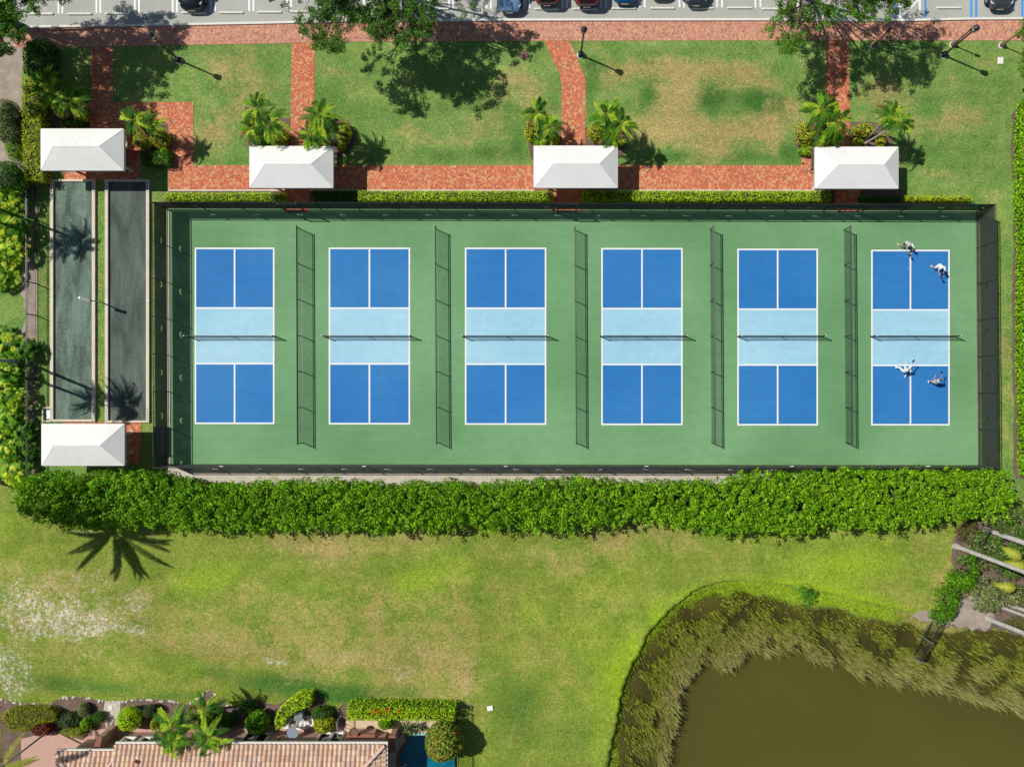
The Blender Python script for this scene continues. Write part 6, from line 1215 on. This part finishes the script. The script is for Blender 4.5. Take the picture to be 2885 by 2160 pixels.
# ------------------------------------------------------------ people on the right court
M['skin'] = simple('skin', lin((205, 150, 115), .85), .6, .08, 8); M['shirt_white'] = simple('white_cloth', (.74, .74, .73), .85, .06, 5); M['shirt_grey'] = simple('grey_cloth', (.40, .43, .45), .85, .08, 5); M['cloth_dark'] = simple('dark_cloth', (.03, .035, .05), .85, .1, 5); M['hair'] = simple('dark_hair', (.03, .022, .018), .7, .2, 9); M['shoe'] = simple('white_shoe', (.75, .75, .74), .6, .05, 5); M['hairg'] = simple('grey_hair', (.28, .26, .25), .8, .2, 9)
def remesh(o, s=.012):
    m = o.modifiers.new('remesh', 'REMESH'); m.mode = 'VOXEL'; m.voxel_size = s; m.use_smooth_shade = True; return o
def person(px, py, face, label, top, legs, hair, hat=None, stride=.35, crouch=.18, lean=.35, arm_r=None, arm_l=None, long_legs=False, long_sleeve=False, pad_col='cloth_dark', hand_up=.0):
    b = Vector(W(px, py)); b.z = .031; e = empty('person', b, label, 'person', None, face)     # local +y is forward
    V = Vector; hip = V((0, 0, .90-crouch)); chest = hip+V((0, .42*math.sin(lean), .42*math.cos(lean))); neck = chest+V((0, .10*math.sin(lean), .12)); head = neck+V((0, .06+.05*lean, .17))
    kl = V((-.17-stride*.25, .22*crouch*3+.06, .47-crouch*.25)); kr = V((.17+stride*.25, .18*crouch*3+.02, .47-crouch*.25)); al = V((-.14-stride*.5, -.06+stride*.3, .09)); ar = V((.14+stride*.5, -.06-stride*.35, .09))
    hl = hip+V((-.10, 0, -.02)); hr = hip+V((.10, 0, -.02)); sl = chest+V((-.19, 0, .04)); sr = chest+V((.19, 0, .04))
    arm_r = arm_r or ((.34, .22, -.22), (.30, .48, -.12)); arm_l = arm_l or ((-.33, .18, -.24), (-.16, .44, -.20))
    er = chest+V(arm_r[0]); wr_ = chest+V(arm_r[1]); el = chest+V(arm_l[0]); wl = chest+V(arm_l[1])
    g = G()
    g.tube([hip+V((0, 0, -.08)), hip+V((0, 0, .06)), hip.lerp(chest, .5), chest, chest+V((0, 0, .09))], [.13, .15, .13, .155, .09], 14); g.ell(tuple(chest), (.19, .11, .12), 14, 8); g.ell(tuple(hip), (.17, .12, .12), 14, 8)
    g.tube([neck-V((0, 0, .08)), neck+V((0, .02, .08))], [.065, .058], 10); g.ell(tuple(head), (.078, .098, .118), 16, 12); g.ell(tuple(head+V((0, .03, -.07))), (.052, .066, .052), 10, 8)
    g.ell(tuple(head+V((0, .102, -.012))), (.014, .022, .022), 8, 6)
    for s in (-1, 1): g.ell(tuple(head+V((s*.078, -.005, -.01))), (.012, .02, .03), 8, 6)
    for h, k, a in ((hl, kl, al), (hr, kr, ar)):
        g.tube([h, h.lerp(k, .4), k, k.lerp(a, .35), a], [.088, .078, .056, .056, .038], 12); g.ell(tuple(k), (.058, .06, .06), 10, 8); g.ell(tuple(a+V((0, .06, -.05))), (.042, .11, .035), 10, 6)
    for s_, el_, w_ in ((sl, el, wl), (sr, er, wr_)):
        g.tube([s_, s_.lerp(el_, .5), el_, el_.lerp(w_, .4), w_], [.055, .046, .038, .037, .026], 10); d = (w_-el_).normalized(); up = V((0, 0, 1)); sd = d.cross(up).normalized(); nn = sd.cross(d)
        g.ell(tuple(w_+d*.045), (.036, .042, .026), 10, 8)
        for q, (o_, l_) in enumerate(((-.027, .068), (-.009, .078), (.009, .074), (.026, .06))): p0 = w_+d*.07+sd*o_; g.tube([p0, p0+d*l_*.5-nn*.006, p0+d*l_*.8-nn*.03], [.010, .009, .008], 6)
        p0 = w_+d*.03+sd*.034*(-1 if s_ is sl else 1); g.tube([p0, p0+d*.03+sd*.028*(-1 if s_ is sl else 1), p0+d*.055+sd*.03*(-1 if s_ is sl else 1)-nn*.015], [.012, .011, .009], 6)
    e.scale = (.86, .86, .86); remesh(g.obj('body', M['skin'], e, world=False), .009)
    g = G(); g.tube([hip+V((0, 0, .0)), hip.lerp(chest, .5), chest, chest+V((0, 0, .10))], [.175, .172, .182, .09], 14); g.ell(tuple(hip+V((0, 0, .06))), (.185, .155, .15), 14, 8); g.ell(tuple(chest), (.205, .125, .125), 14, 8)
    for s_, el_, w_ in ((sl, el, wl), (sr, er, wr_)): g.tube([s_, s_.lerp(el_, .62)], [.072, .066], 10); 
    if long_sleeve:
        for s_, el_, w_ in ((sl, el, wl), (sr, er, wr_)): g.tube([s_, el_, el_.lerp(w_, .92)], [.068, .052, .038], 10)
    remesh(g.obj('shirt', M[top], e, world=False), .012)
    g = G(); g.ell(tuple(hip+V((0, 0, -.01))), (.185, .14, .13), 14, 8)
    for h, k, a in ((hl, kl, al), (hr, kr, ar)):
        if long_legs: g.tube([h, k, a+V((0, 0, .02))], [.108, .078, .058], 12)
        else: g.tube([h, h.lerp(k, .75)], [.108, .095], 12)
    remesh(g.obj('trousers' if long_legs else 'shorts', M[legs], e, world=False), .012)
    for a in (al, ar): g = G(); g.ell(tuple(a+V((0, .055, -.045))), (.05, .135, .05), 12, 8); g.obj('shoe', M['shoe'], e, world=False, smooth=True)
    g = G(); g.ell(tuple(head+V((0, -.018, .022))), (.09, .102, .112), 14, 10); hh = g.obj('hair', M[hair], e, world=False, smooth=True); hh.data.validate()
    for s in (-1, 1): g = G(); g.ell(tuple(head+V((s*.03, .089, .012))), (.011, .008, .007), 8, 6); g.obj('eye', M['black'], e, world=False)
    g = G(); g.ell(tuple(head+V((0, .092, -.055))), (.024, .008, .006), 8, 6); g.obj('mouth', M['terracotta'], e, world=False)
    if hat: g = G(); g.ell(tuple(head+V((0, -.01, .055))), (.098, .11, .085), 14, 8); g.box((head.x-.07, head.y+.08, head.z+.045), (head.x+.07, head.y+.19, head.z+.057)); g.obj('cap', M[hat], e, world=False)
    # paddle held in the right hand, a thing of its own
    d = (wr_-er).normalized(); a = wr_+d*.05; rot = Matrix.Rotation(face, 4, 'Z'); pe = empty('paddle', b+rot @ a, label.split(',')[0]+"'s dark paddle, held out in the hand" if False else 'paddle held by the player '+label_short[len(label_short)-len(pend)], 'paddle', 'paddles held by the four players', face); pend.pop(); pe.location = b+rot @ (a*.86); pe.scale = (.86, .86, .86)
    dd = V((d.x, d.y, max(.1, d.z))).normalized(); sx = dd.cross(V((0, 0, 1))).normalized(); g = G(); g.tube([-dd*.06, dd*.1], .016, 8); g.obj('grip', M['cloth_dark'], pe, world=False)
    g = G(); n = 16; nn = sx.cross(dd).normalized(); ring = [dd*(.23+.145*math.sin(2*math.pi*i/n))+sx*.10*math.cos(2*math.pi*i/n)*(1 if True else 0) for i in range(n)]
    g.add([r+nn*.006 for r in ring]+[r-nn*.006 for r in ring], [tuple(range(n)), tuple(range(2*n-1, n-1, -1))]+[(i, n+i, n+(i+1) % n, (i+1) % n) for i in range(n)]); g.obj('blade', M[pad_col], pe, world=False)
    return e
label_short = ['in dark shorts behind the baseline', 'in white near the right sideline', 'all in white at the kitchen line', 'in grey on the lower right of the court']; pend = [1, 2, 3, 4]
label_short = label_short
person(2543, 688, math.pi+.5, 'player crouching behind the far baseline in pale shirt and dark shorts', 'shirt_grey', 'cloth_dark', 'hairg', 'shirt_white', .5, .26, .75, arm_r=((.36, .22, -.28), (.30, .55, -.30)))
person(2633, 752, math.pi+.25, 'player in white top near the right sideline of the far half', 'shirt_white', 'shirt_white', 'hairg', 'shirt_white', .3, .2, .6, arm_r=((.3, .25, -.2), (.18, .58, -.28)))
person(2536, 1046, -.35, 'player dressed all in white reaching up at the near kitchen line', 'shirt_white', 'shirt_white', 'hairg', 'shirt_white', .75, .22, .35, arm_r=((.26, .3, .05), (.14, .58, .28)), arm_l=((-.3, .26, -.05), (-.2, .5, .12)), long_legs=True, long_sleeve=True)
person(2624, 1077, .1, 'dark haired player in light grey clothes in the near half', 'shirt_grey', 'shirt_grey', 'hair', None, .3, .12, .3, arm_r=((.3, .2, -.1), (.22, .5, .12)))
b = W(2560, 752, .9); g = G(); g.ell((0, 0, 0), (.037, .037, .037), 12, 8); o = g.obj('ball', M['ylw']); o.location = (W(2559, 758)[0], W(2559, 758)[1], .07); tag(o, 'small pale ball on the far half beside the centre line', 'ball')
